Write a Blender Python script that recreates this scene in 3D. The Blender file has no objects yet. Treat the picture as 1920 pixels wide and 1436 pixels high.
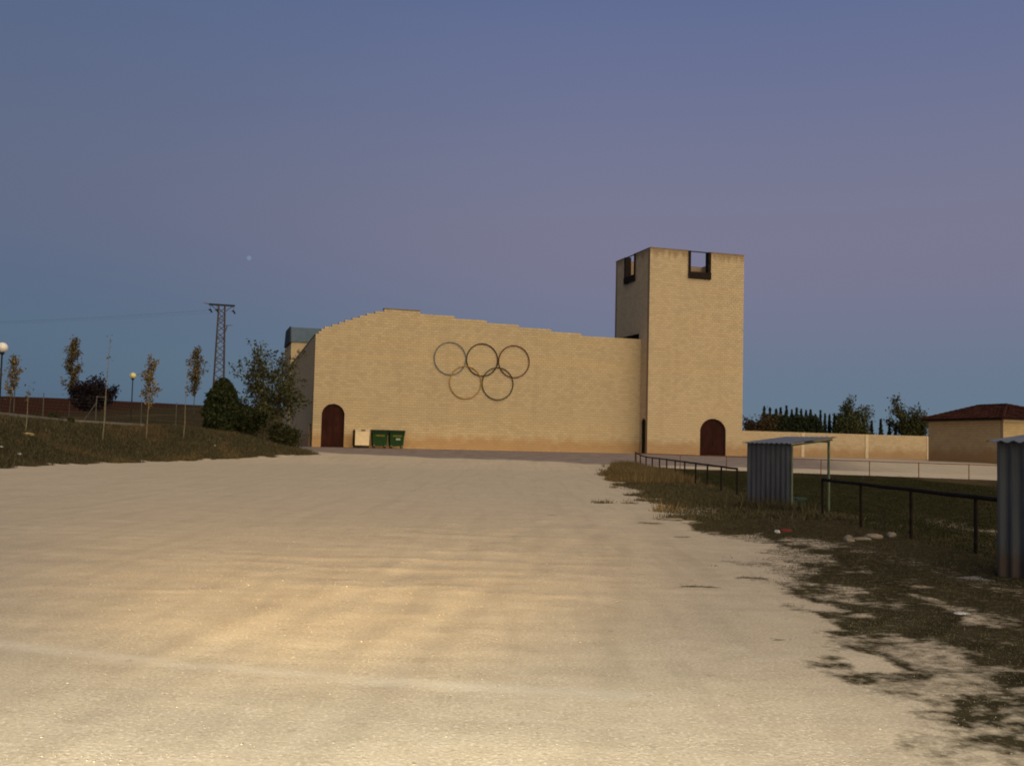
import bpy, math, random
import numpy as np
from mathutils import Vector, Matrix

S = bpy.context.scene
COL = S.collection

# ---------------------------------------------------------------- camera
F_PX, PITCH, ROLL, EYE = 1925.0, math.radians(3.42), 0.024, 1.65
cam_d = bpy.data.cameras.new('camera')
cam_d.sensor_fit = 'HORIZONTAL'; cam_d.sensor_width = 36.0
cam_d.lens = 36.0 * F_PX / 1920.0
cam_d.clip_start = .05; cam_d.clip_end = 9000
cam = bpy.data.objects.new('camera', cam_d); COL.objects.link(cam)
fw = Vector((0, math.cos(PITCH), math.sin(PITCH)))
r0 = Vector((1, 0, 0)); u0 = Vector((0, -math.sin(PITCH), math.cos(PITCH)))
rr = r0 * math.cos(ROLL) + u0 * math.sin(ROLL); uu = -r0 * math.sin(ROLL) + u0 * math.cos(ROLL)
M = Matrix.Identity(4)
for i in range(3):
    M[i][0], M[i][1], M[i][2] = rr[i], uu[i], -fw[i]
M.translation = Vector((0, 0, EYE))
cam.matrix_world = M
S.camera = cam

# ---------------------------------------------------------------- dusk sky, glow of the set sun, car headlights
def lin(r, g, b):
    f = lambda c: (c / 255 / 12.92) if c / 255 <= .04045 else ((c / 255 + .055) / 1.055) ** 2.4
    return (f(r), f(g), f(b), 1)

W = bpy.data.worlds.new('World'); S.world = W; W.use_nodes = True
nt = W.node_tree; nt.nodes.clear()
w_out = nt.nodes.new('ShaderNodeOutputWorld'); w_bg = nt.nodes.new('ShaderNodeBackground')
w_tc = nt.nodes.new('ShaderNodeTexCoord'); w_sep = nt.nodes.new('ShaderNodeSeparateXYZ')
w_as = nt.nodes.new('ShaderNodeMath'); w_as.operation = 'ARCSINE'
w_map = nt.nodes.new('ShaderNodeMapRange')
w_map.inputs['From Min'].default_value = math.radians(-10); w_map.inputs['From Max'].default_value = math.radians(90)
w_ramp = nt.nodes.new('ShaderNodeValToRGB')
SKY = [(-10, (40, 40, 42)), (-5.5, (84, 106, 122)), (0, (106, 125, 139)), (2.5, (101, 121, 140)), (5, (108, 120, 142)), (7.5, (116, 120, 145)),
       (10.5, (122, 121, 144)), (14, (119, 121, 146)), (18, (111, 117, 148)), (24, (97, 110, 149)), (34, (74, 92, 140)), (60, (52, 70, 112)), (90, (44, 60, 98))]
cr = w_ramp.color_ramp; cr.interpolation = 'B_SPLINE'
for k, (el, c) in enumerate(SKY):
    p = (el + 10) / 100
    e_ = cr.elements[k] if k < 2 else cr.elements.new(p)
    e_.position = p; e_.color = lin(*c)
nt.links.new(w_tc.outputs['Generated'], w_sep.inputs[0]); nt.links.new(w_sep.outputs['Z'], w_as.inputs[0])
w_az = nt.nodes.new('ShaderNodeMapRange'); w_az.interpolation_type = 'SMOOTHSTEP'      # the earth's shadow stands higher towards the point opposite the sun
for k_, v_ in (('From Min', -.55), ('From Max', .12), ('To Min', 1), ('To Max', 0)): w_az.inputs[k_].default_value = v_
w_sh = nt.nodes.new('ShaderNodeMath'); w_sh.operation = 'MULTIPLY_ADD'; w_sh.inputs[1].default_value = math.radians(-5.0)
w_dk = nt.nodes.new('ShaderNodeMath'); w_dk.operation = 'MULTIPLY_ADD'; w_dk.inputs[1].default_value = -.13; w_dk.inputs[2].default_value = 1.0
nt.links.new(w_sep.outputs['X'], w_az.inputs['Value']); w_el = nt.nodes.new('ShaderNodeMapRange'); w_el.inputs['From Min'].default_value = math.radians(2); w_el.inputs['From Max'].default_value = math.radians(17)
w_el.inputs['To Min'].default_value = 1; w_el.inputs['To Max'].default_value = 0
w_pr = nt.nodes.new('ShaderNodeMath'); w_pr.operation = 'MULTIPLY'
nt.links.new(w_as.outputs[0], w_el.inputs['Value']); nt.links.new(w_az.outputs[0], w_pr.inputs[0]); nt.links.new(w_el.outputs[0], w_pr.inputs[1])
nt.links.new(w_pr.outputs[0], w_sh.inputs[0]); nt.links.new(w_as.outputs[0], w_sh.inputs[2])
nt.links.new(w_az.outputs[0], w_dk.inputs[0]); nt.links.new(w_dk.outputs[0], w_bg.inputs['Strength'])
nt.links.new(w_sh.outputs[0], w_map.inputs['Value']); nt.links.new(w_map.outputs[0], w_ramp.inputs[0])
w_mx = nt.nodes.new('ShaderNodeMix'); w_mx.data_type = 'RGBA'; w_mx.inputs[7].default_value = lin(84, 108, 138)
w_mf = nt.nodes.new('ShaderNodeMath'); w_mf.operation = 'MULTIPLY'; w_mf.inputs[1].default_value = .5
nt.links.new(w_az.outputs[0], w_mf.inputs[0]); nt.links.new(w_mf.outputs[0], w_mx.inputs[0])
nt.links.new(w_ramp.outputs[0], w_mx.inputs[6]); nt.links.new(w_mx.outputs[2], w_bg.inputs['Color']); nt.links.new(w_bg.outputs[0], w_out.inputs[0])

def lamp(name, kind, loc, direction, energy, color):
    l = bpy.data.lights.new(name, kind); l.energy = energy; l.color = color
    o = bpy.data.objects.new(name, l); COL.objects.link(o)
    o.location = loc; o.rotation_euler = Vector(direction).to_track_quat('-Z', 'Y').to_euler()
    return o
sun_el, sun_az = math.radians(27), math.radians(36)     # afterglow behind the camera, a little to the right
sun_dir = (-math.sin(sun_az) * math.cos(sun_el), math.cos(sun_az) * math.cos(sun_el), -math.sin(sun_el))
sun = lamp('afterglow_sun', 'SUN', (0, -20, 30), sun_dir, 3.2, (1.0, .795, .475))
sun.data.angle = math.radians(98)
for hx in (-1.15, .05):                                # low beams of the car parked behind the photographer
    for aim, half, wide, power, tint in ((1.75, 3.8, 5.2, 33000, (1.0, .70, .30)), (8.8, 7.4, 6.0, 10500, (1.0, .97, .77))):
        h = lamp('headlight_beam', 'SPOT', (hx, -2.4, .85), ((-.085 if hx < -1 else -.10) if aim < 5 else -.03, 1, -math.tan(math.radians(aim))), power, tint)
        h.data.spot_size = math.radians(2 * half); h.data.spot_blend = 1.0; h.data.shadow_soft_size = .09
        h.scale = (wide, 1, 1)

S.view_settings.view_transform = 'Standard'; S.view_settings.look = 'None'
S.view_settings.exposure = 0; S.view_settings.gamma = 1
S.view_settings.use_curve_mapping = False
S.cycles.max_bounces = 6; S.cycles.diffuse_bounces = 3
S.cycles.use_denoising = True
S.cycles.filter_width = 1.9

# ---------------------------------------------------------------- helpers
rng = np.random.default_rng(7); random.seed(7)

def tag(o, label=None, cat=None, group=None, kind=None):
    if label: o['label'] = label
    if cat: o['category'] = cat
    if group: o['group'] = group
    if kind: o['kind'] = kind
    return o

def thing(name, label, cat, loc=(0, 0, 0), rz=0.0, group=None):
    o = bpy.data.objects.new(name, None); COL.objects.link(o)
    o.location = loc; o.rotation_euler = (0, 0, rz); o.empty_display_size = .2
    return tag(o, label, cat, group)

def link_mesh(name, me, mat=None, parent=None, kind=None):
    if mat and not me.materials: me.materials.append(mat)
    o = bpy.data.objects.new(name, me); COL.objects.link(o)
    if parent: o.parent = parent
    if kind: o['kind'] = kind
    return o

def np_mesh(name, verts, faces, smooth=False):
    """verts (N,3); faces (M,k) array of equal polygons"""
    verts = np.asarray(verts, np.float32); faces = np.asarray(faces, np.int32)
    me = bpy.data.meshes.new(name)
    me.vertices.add(len(verts)); me.vertices.foreach_set('co', verts.ravel())
    m, k = faces.shape
    me.loops.add(m * k); me.loops.foreach_set('vertex_index', faces.ravel())
    me.polygons.add(m); me.polygons.foreach_set('loop_start', np.arange(0, m * k, k, dtype=np.int32))
    me.polygons.foreach_set('loop_total', np.full(m, k, np.int32))
    if smooth: me.polygons.foreach_set('use_smooth', np.ones(m, bool))
    me.update(calc_edges=True)
    return me

class MB:
    """collects shapes into one mesh"""
    def __init__(s): s.v = []; s.f = []
    def poly(s, pts, faces):
        n = len(s.v); s.v += [tuple(p) for p in pts]; s.f += [tuple(n + i for i in q) for q in faces]; return s
    def box(s, x0, x1, y0, y1, z0, z1):
        return s.hexa([(x0, y0, z0), (x1, y0, z0), (x1, y1, z0), (x0, y1, z0), (x0, y0, z1), (x1, y0, z1), (x1, y1, z1), (x0, y1, z1)])
    def hexa(s, p):
        return s.poly(p, [(0, 3, 2, 1), (4, 5, 6, 7), (0, 1, 5, 4), (1, 2, 6, 5), (2, 3, 7, 6), (3, 0, 4, 7)])
    def prism(s, prof, a, b, fn):
        """profile points swept from a to b; fn(p, t) gives the 3-D point"""
        n = len(prof)
        pts = [fn(p, a) for p in prof] + [fn(p, b) for p in prof]
        fs = [(i, (i + 1) % n, n + (i + 1) % n, n + i) for i in range(n)] + [tuple(range(n))[::-1], tuple(range(n, 2 * n))]
        return s.poly(pts, fs)
    def tube(s, path, rad, sides=6, cap=True):
        path = [Vector(p) for p in path]
        if not hasattr(rad, '__len__'): rad = [rad] * len(path)
        n0 = len(s.v)
        up = Vector((0, 0, 1))
        for i, p in enumerate(path):
            d = (path[min(i + 1, len(path) - 1)] - path[max(i - 1, 0)]).normalized()
            a = d.cross(up if abs(d.z) < .95 else Vector((1, 0, 0))).normalized(); b = d.cross(a)
            for k in range(sides):
                t = 2 * math.pi * k / sides
                s.v.append(tuple(p + (a * math.cos(t) + b * math.sin(t)) * rad[i]))
        for i in range(len(path) - 1):
            for k in range(sides):
                q = n0 + i * sides
                s.f.append((q + k, q + (k + 1) % sides, q + sides + (k + 1) % sides, q + sides + k))
        if cap:
            s.f.append(tuple(n0 + k for k in range(sides))[::-1])
            s.f.append(tuple(n0 + (len(path) - 1) * sides + k for k in range(sides)))
        return s
    def lathe(s, prof, sides=14, c=(0, 0)):
        n0 = len(s.v)
        for (r, z) in prof:
            for k in range(sides):
                t = 2 * math.pi * k / sides
                s.v.append((c[0] + r * math.cos(t), c[1] + r * math.sin(t), z))
        for i in range(len(prof) - 1):
            for k in range(sides):
                q = n0 + i * sides
                s.f.append((q + k, q + (k + 1) % sides, q + sides + (k + 1) % sides, q + sides + k))
        s.f.append(tuple(n0 + k for k in range(sides))[::-1])
        s.f.append(tuple(n0 + (len(prof) - 1) * sides + k for k in range(sides)))
        return s
    def build(s, name, mat, parent=None, smooth=False, kind=None, bevel=0):
        me = bpy.data.meshes.new(name); me.from_pydata(s.v, [], s.f); me.update()
        if smooth: me.polygons.foreach_set('use_smooth', np.ones(len(me.polygons), bool))
        o = link_mesh(name, me, mat, parent, kind)
        if bevel:
            b = o.modifiers.new('bevel', 'BEVEL'); b.width = bevel; b.segments = 2; b.limit_method = 'ANGLE'
        return o

# ---------------------------------------------------------------- materials
class N:
    def __init__(s, name, rough=.85, spec=.08):
        s.m = bpy.data.materials.new(name); s.m.use_nodes = True
        s.t = s.m.node_tree; s.b = s.t.nodes['Principled BSDF']
        s.b.inputs['Roughness'].default_value = rough; s.b.inputs['Specular IOR Level'].default_value = spec
    def n(s, kind, **kw):
        q = s.t.nodes.new('ShaderNode' + kind)
        for k, v in kw.items():
            if k in q.inputs: q.inputs[k].default_value = v
            else: setattr(q, k, v)
        return q
    def l(s, a, b): s.t.links.new(a, b)
    def coord(s, which='Object'):
        if which == 'World': return s.n('NewGeometry').outputs['Position']
        return s.n('TexCoord').outputs[which]
    def noise(s, scale, detail=4, vec=None, stretch=None, rough=.55):
        vec = vec or s.coord()
        if stretch:
            mp = s.n('Mapping'); mp.inputs['Scale'].default_value = stretch; s.l(vec, mp.inputs[0]); vec = mp.outputs[0]
        q = s.n('TexNoise', Scale=scale, Detail=detail, Roughness=rough); s.l(vec, q.inputs['Vector']); return q.outputs['Fac']
    def ramp(s, fac, stops):
        q = s.n('ValToRGB'); c = q.color_ramp
        for k, (p, col) in enumerate(stops):
            e = c.elements[k] if k < 2 else c.elements.new(p)
            e.position = p; e.color = (*col[:3], 1) if hasattr(col, '__len__') else (col, col, col, 1)
        s.l(fac, q.inputs[0]); return q.outputs[0]
    def mix(s, fac, a, b, mode='MIX'):
        q = s.n('Mix', data_type='RGBA', blend_type=mode)
        for sock, v in ((q.inputs[0], fac), (q.inputs[6], a), (q.inputs[7], b)):
            if hasattr(v, 'is_linked'): s.l(v, sock)
            elif hasattr(v, '__len__'): sock.default_value = (*v[:3], 1)
            else: sock.default_value = v
        return q.outputs[2]
    def math(s, op, a, b=0.0, clamp=False):
        q = s.n('Math', operation=op, use_clamp=clamp)
        for sock, v in zip(q.inputs, (a, b)):
            if hasattr(v, 'is_linked'): s.l(v, sock)
            else: sock.default_value = v
        return q.outputs[0]
    def attr(s, name): return s.n('Attribute', attribute_name=name).outputs['Fac']
    def color(s, v):
        if hasattr(v, 'is_linked'): s.l(v, s.b.inputs['Base Color'])
        else: s.b.inputs['Base Color'].default_value = (*v[:3], 1)
        return s
    def bump(s, h, strength=.4, dist=.02):
        q = s.n('Bump', Strength=strength, Distance=dist); s.l(h, q.inputs['Height']); s.l(q.outputs[0], s.b.inputs['Normal']); return s
    def island(s): return s.n('NewGeometry').outputs['Random Per Island']

def simple(name, col, rough=.7, var=.25, scale=6, metal=0, spec=.08, bump=0):
    k = N(name, rough, spec); k.b.inputs['Metallic'].default_value = metal
    a = tuple(c * (1 - var) for c in col); b = tuple(min(1, c * (1 + var)) for c in col)
    nz = k.noise(scale, 5)
    k.color(k.ramp(nz, [(.3, a), (.7, b)]))
    if bump: k.bump(nz, bump)
    return k.m

def leafmat(name, stops, rough=.7):
    k = N(name, rough, .04); k.color(k.ramp(k.island(), stops)); return k.m

MT = {}
# split-faced concrete block, sandy yellow
def block_mat(name, base, stain_top=None, soil=True, tint=(1, 1, 1)):
    k = N(name, .92, .12)
    isl = k.island(); pos = k.coord()
    c0 = tuple(b * .90 for b in base); c1 = tuple(b * 1.06 for b in base)
    c = k.ramp(isl, [(0, c0), (.5, base), (1, c1)])
    big = k.noise(.35, 4, pos); c = k.mix(k.math('MULTIPLY', k.ramp(big, [(.35, 0), (.7, 1)]), .16), c, tuple(b * s for b, s in zip(base, (.80, .78, .80))))
    band = k.noise(.5, 3, pos, (.05, .05, 2.4)); c = k.mix(k.math('MULTIPLY', k.ramp(band, [(.5, 0), (.68, 1)]), .35), c, tuple(min(1, b * s) for b, s in zip(base, (1.14, 1.05, .9))))
    sep = k.n('SeparateXYZ'); k.l(pos, sep.inputs[0])
    vst = k.noise(.8, 5, pos, (1.6, 1.6, .10)); c = k.mix(k.math('MULTIPLY', k.ramp(vst, [(.52, 0), (.72, 1)]), .22), c, tuple(b * s for b, s in zip(base, (.72, .68, .66))))
    if soil:                                   # reddish earth splashed up from the ground
        h = k.math('ADD', sep.outputs['Z'], k.math('MULTIPLY', k.noise(.9, 4, pos), -1.3))
        f = k.ramp(h, [(0, 1), (.62, 0)])
        c = k.mix(k.math('MULTIPLY', f, .55), c, (.34, .17, .06))
    if stain_top:                              # rain streaks under the coping
        st = k.noise(1.6, 4, pos, (1.5, 1.5, .22))
        h = k.math('SUBTRACT', stain_top, sep.outputs['Z'])
        f = k.math('SUBTRACT', k.math('MULTIPLY', st, 1.5), k.math('MULTIPLY', h, .85))
        c = k.mix(k.math('MULTIPLY', k.ramp(f, [(.2, 0), (.65, 1)]), .55), c, (.15, .085, .035))
    k.color(c)
    k.bump(k.noise(30, 5, pos), .5, .012)
    return k.m
BASE = (.53, .42, .262)
MT['block'] = block_mat('block', BASE)
MT['tower_block'] = block_mat('tower_block', (.55, .435, .278), 17.05)
MT['wall_block'] = block_mat('wall_block', (.53, .42, .275))
MT['house_block'] = block_mat('house_block', (.46, .345, .19))
MT['mortar'] = simple('mortar', (.29, .215, .14), .95, .15, 8)
MT['plaster'] = simple('plaster', (.62, .50, .34), .9, .08, 3)
MT['coping'] = simple('coping', (.22, .15, .085), .9, .3, 5)
k = N('rusty_door', .7, .05); nz = k.noise(2.5, 6, None, (1, 1, .4))
k.color(k.ramp(nz, [(.3, (.022, .008, .006)), (.6, (.036, .012, .009)), (.8, (.052, .019, .012))])); k.bump(k.noise(9, 4), .1); MT['door'] = k.m
MT['dark_door'] = simple('dark_door', (.012, .016, .012), .6)
MT['rust'] = simple('rust', (.020, .014, .012), .8, .5, 7, bump=.2)
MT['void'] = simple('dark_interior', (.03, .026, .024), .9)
MT['annex_metal'] = simple('annex_metal', (.085, .125, .165), .5, .1, 2, metal=.0)
MT['galv_dark'] = simple('galv_dark', (.03, .035, .04), .6)
k = N('corrugated_sheet', .6, .12); k.b.inputs['Metallic'].default_value = .15
nz = k.noise(3, 6, None, (2, 2, .35)); c = k.ramp(nz, [(.3, (.070, .078, .086)), (.7, (.110, .120, .128))])
sep = k.n('SeparateXYZ'); k.l(k.coord(), sep.inputs[0])
fd = k.ramp(k.math('ADD', sep.outputs['Z'], k.math('MULTIPLY', k.noise(4, 4), -.5)), [(0, 1), (.28, 0)])
k.color(k.mix(k.math('MULTIPLY', fd, .7), c, (.10, .065, .04))); MT['sheet'] = k.m
MT['roof_sheet'] = simple('roof_sheet', (.115, .13, .165), .5, .15, 3, metal=.15, spec=.4)
MT['green_frame'] = simple('green_frame', (.10, .125, .085), .6, .3, 5)
MT['bench_green'] = simple('bench_green', (.03, .07, .055), .6, .3, 6)
MT['rail'] = simple('rail', (.016, .011, .009), .85, .5, 9, spec=.1)
MT['rail_rust'] = simple('rail_rust', (.17, .062, .03), .85, .5, 8, spec=.1)
MT['concrete'] = simple('concrete', (.34, .31, .27), .95, .2, 5, bump=.2)
MT['kerb'] = simple('kerb', (.17, .16, .14), .95, .15, 3)
MT['rt_tile'] = leafmat('terracotta', [(0, (.026, .011, .009)), (.5, (.044, .016, .012)), (1, (.068, .027, .019))], .85)
MT['globe_white'] = simple('globe_white', (.80, .78, .72), .3, .04, 2, spec=.5)
MT['globe_yellow'] = simple('globe_yellow', (.78, .70, .30), .3, .04, 2, spec=.5)
MT['lamp_metal'] = simple('lamp_metal', (.02, .022, .02), .5)
MT['pylon'] = simple('pylon_steel', (.10, .075, .075), .6, .3, 5)
MT['pylon_dark'] = simple('pylon_dark', (.03, .035, .035), .6)
MT['insulator'] = simple('insulator', (.012, .016, .02), .35)
MT['bin_green'] = simple('bin_green', (.015, .044, .015), .5, .25, 4)
MT['bin_lid'] = simple('bin_lid', (.010, .024, .011), .5, .2, 4)
MT['bin_cream'] = simple('bin_cream', (.66, .54, .36), .55, .08, 3)
MT['bin_dark'] = simple('bin_dark', (.02, .015, .013), .7)
MT['bin_yellow'] = simple('bin_label', (.10, .105, .02), .6, .3, 12)
MT['bin_sticker'] = simple('bin_sticker', (.28, .32, .27), .6, .3, 20)
MT['ring_blue'] = simple('ring_blue', (.13, .15, .16), .5)
MT['ring_black'] = simple('ring_black', (.014, .012, .012), .5)
MT['ring_red'] = simple('ring_red', (.11, .038, .026), .5)
MT['ring_yellow'] = simple('ring_yellow', (.34, .21, .06), .5)
MT['ring_green'] = simple('ring_green', (.045, .055, .032), .5)
MT['bark'] = simple('bark', (.085, .068, .05), .95, .4, 9, bump=.4)
MT['bark_pale'] = simple('bark_pale', (.20, .17, .11), .9, .3, 9)
MT['bark_grey'] = simple('bark_grey', (.09, .075, .06), .9, .3, 9)
MT['leaf_big'] = leafmat('leaf_big', [(0, (.030, .038, .016)), (.6, (.064, .070, .030)), (1, (.11, .098, .042))])
MT['leaf_bush'] = leafmat('leaf_bush', [(0, (.024, .028, .014)), (1, (.058, .056, .028))])
MT['leaf_cone'] = leafmat('leaf_cone', [(0, (.016, .024, .011)), (.7, (.036, .043, .018)), (1, (.060, .062, .026))])
MT['leaf_plum'] = leafmat('leaf_plum', [(0, (.012, .010, .013)), (1, (.030, .020, .023))])
MT['leaf_autumn'] = leafmat('leaf_autumn', [(0, (.10, .082, .045)), (.6, (.17, .13, .066)), (1, (.25, .18, .085))])
MT['leaf_poplar'] = leafmat('leaf_poplar', [(0, (.06, .058, .032)), (.7, (.11, .09, .045)), (1, (.19, .12, .05))])
MT['leaf_far'] = leafmat('leaf_far', [(0, (.028, .038, .018)), (.6, (.065, .075, .034)), (1, (.12, .11, .045))])
MT['leaf_brown'] = leafmat('leaf_brown', [(0, (.03, .025, .014)), (1, (.08, .052, .026))])
MT['leaf_cypress'] = leafmat('leaf_cypress', [(0, (.016, .024, .015)), (1, (.044, .055, .030))])
MT['grass_dark'] = leafmat('grass_dark', [(0, (.034, .033, .018)), (.6, (.072, .064, .036)), (1, (.135, .112, .066))])
MT['grass_dry'] = leafmat('grass_dry', [(0, (.07, .054, .028)), (.6, (.135, .10, .05)), (1, (.21, .15, .075))])
MT['pitch_blades'] = leafmat('pitch_blades', [(0, (.016, .022, .007)), (1, (.042, .042, .015))])
MT['pebble'] = leafmat('pebble', [(0, (.24, .20, .14)), (.7, (.32, .27, .20)), (1, (.42, .36, .27))], .95)
MT['stone'] = simple('stone', (.20, .17, .135), .95, .2, 6, bump=.4)
MT['paper_white'] = simple('paper_white', (.46, .46, .46), .8, .05)
MT['paper_red'] = simple('paper_red', (.17, .03, .025), .7, .1)
MT['straw'] = simple('straw', (.34, .26, .13), .9, .3, 9)

# ---------------------------------------------------------------- terrain
def ss(a, b, x):
    t = np.clip((np.asarray(x, float) - a) / (b - a), 0, 1)
    return t * t * (3 - 2 * t)

def vnoise(x, y, seed):
    x = np.asarray(x, float); y = np.asarray(y, float)
    ix = np.floor(x).astype(np.int64); iy = np.floor(y).astype(np.int64)
    fx = x - ix; fy = y - iy
    fx = fx * fx * (3 - 2 * fx); fy = fy * fy * (3 - 2 * fy)
    def h(a, b):
        n = (a * 374761393 + b * 668265263 + seed * 974634777) & 0xFFFFFFFF
        n = ((n ^ (n >> 13)) * 1274126177) & 0xFFFFFFFF
        n = ((n ^ (n >> 16)) * 2246822519) & 0xFFFFFFFF
        return ((n ^ (n >> 15)) & 0xFFFFFF) / float(0xFFFFFF)
    return ((h(ix, iy) * (1 - fx) + h(ix + 1, iy) * fx) * (1 - fy)
            + (h(ix, iy + 1) * (1 - fx) + h(ix + 1, iy + 1) * fx) * fy) * 2 - 1

def fbm(x, y, seed, octaves=4):
    s = 0; a = 1.0; t = 0
    for k in range(octaves):
        s = s + a * vnoise(x * 2 ** k, y * 2 ** k, seed + 17 * k); t += a; a *= .55
    return s / t

FOOT = np.array([(-60, -400), (-32, -60), (-29, 0), (-25, 28), (-22.6, 40), (-22.1, 45), (-21.9, 49.7), (-20.9, 59.5),
                 (-17.5, 64.1), (-15.1, 66.8), (-13.3, 69.7), (-14.2, 72), (-16.9, 77), (-20.5, 86), (-26, 104),
                 (-31, 190), (-40, 900), (-60, 4000)], float)

def embank(x, y):
    """signed distance to the foot of the bank, positive on the bank"""
    x = np.asarray(x, float); y = np.asarray(y, float)
    best = np.full(np.broadcast(x, y).shape, 1e9)
    for (ax, ay), (bx, by) in zip(FOOT[:-1], FOOT[1:]):
        dx, dy = bx - ax, by - ay
        t = np.clip(((x - ax) * dx + (y - ay) * dy) / (dx * dx + dy * dy), 0, 1)
        d = np.hypot(x - ax - t * dx, y - ay - t * dy)
        best = np.minimum(best, d)
    xf = np.interp(y, FOOT[:, 1], FOOT[:, 0])
    return np.where(x < xf, best, -best)

def plateau(y):
    return .12 * ss(25, 60, y) + 1.0 * ss(58, 80, y)

def verge_x(y):
    return np.interp(y, [-60, 0, 5.6, 8, 11.3, 17.2, 20.3, 27.7, 45, 56.7, 62, 65.3, 67],
                     [2.0, 2.3, 2.75, 2.86, 3.2, 3.97, 3.94, 4.1, 5.0, 5.65, 5.75, 6.3, 7.6])

def height(x, y, fine=True):
    x = np.asarray(x, float); y = np.asarray(y, float)
    d = embank(x, y)
    z = plateau(y)
    e = 2.60 - .032 * (y - 56).clip(-6, 12) + .010 * (d - 8).clip(0, 40)
    z = z + (e - z) * ss(-.3, 6.8, d)
    z = z + (7.3 * ss(80, 250, y) - 4.0 * ss(255, 500, y)) * (1 - ss(-34, -4, x)) * (1 - .13 * ss(-112, -60, x)) * ss(4, 20, d)
    if fine:
        lot = (1 - ss(.2, 1.5, d))
        near = 1 - ss(70, 110, y)
        z = z + near * (.005 * fbm(x * .5, y * .5, 3, 3) + .10 * fbm(x * .8, y * .8, 5, 3) * ss(.3, 3, d) * (1 - ss(30, 60, d)))
        ruts = np.exp(-((x + 1.6) / 3.6) ** 2 - ((y - 15.5) / 5.5) ** 2)
        rg = (1 - np.abs(fbm(x * .30 + .12 * y + .4 * vnoise(x * .9, y * .6, 77), y * .85 + .5 * vnoise(x * .5, y * .4, 78), 11, 3))) ** 7
        z = z + lot * (.25 + .75 * ruts) * (1 - ss(2, 4, x)) * (1 - ss(26, 40, y)) * ss(7, 11, y) * .010 * rg
        z = z + lot * (1 - ss(2.2, 4.5, x)) * (1 - ss(30, 55, y)) * .005 * fbm(x * 1.1 + .5 * y, y * 1.3, 23, 4)
        # wheel tracks worn by cars turning out towards the buildings
        for (tx, k, w, a) in ((-2.6, .16, .20, .006), (-1.15, .16, .20, .007), (1.6, .05, .18, .006), (3.0, .05, .18, .005)):
            c = tx + k * (y - 6) + .0035 * (y - 6) ** 2 * (1 if k > .1 else .2)
            q = (x - c) / w
            z = z - lot * (1 - ss(20, 34, y)) * a * (np.exp(-q * q) - .6 * np.exp(-((np.abs(q) - 1.7) / .7) ** 2))
        v = x - verge_x(y)
        z = z + ss(.2, 2.0, v) * (1 - ss(58, 66, y)) * (1 - ss(4.5, 6.5, v)) * (.05 * fbm(x * 1.3, y * 1.3, 31, 4) + .05)
    return z
# ---------------------------------------------------------------- end terrain
# ---------------------------------------------------------------- ground
def steps(*segs):
    out = []
    for a, b, d in segs: out += list(np.arange(a, b, d))
    out.append(segs[-1][1]); return np.array(out)
GX = steps((-3000, -400, 200), (-400, -120, 20), (-120, -40, 4), (-40, -27, .5), (-27, -13, .25), (-13, -6, .2), (-6, 3, .12), (3, 10, .11), (10, 14, .3), (14, 45, .6), (45, 120, 5), (120, 400, 40), (400, 3000, 200))
GY = steps((-600, -60, 60), (-60, -4, 4), (-4, 4, .5), (4, 12, .1), (12, 24, .14), (24, 44, .22), (44, 74, .25), (74, 110, .8), (110, 300, 5), (300, 600, 30), (600, 5000, 220))
gx, gy = np.meshgrid(GX, GY)
gz = height(gx, gy)

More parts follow.
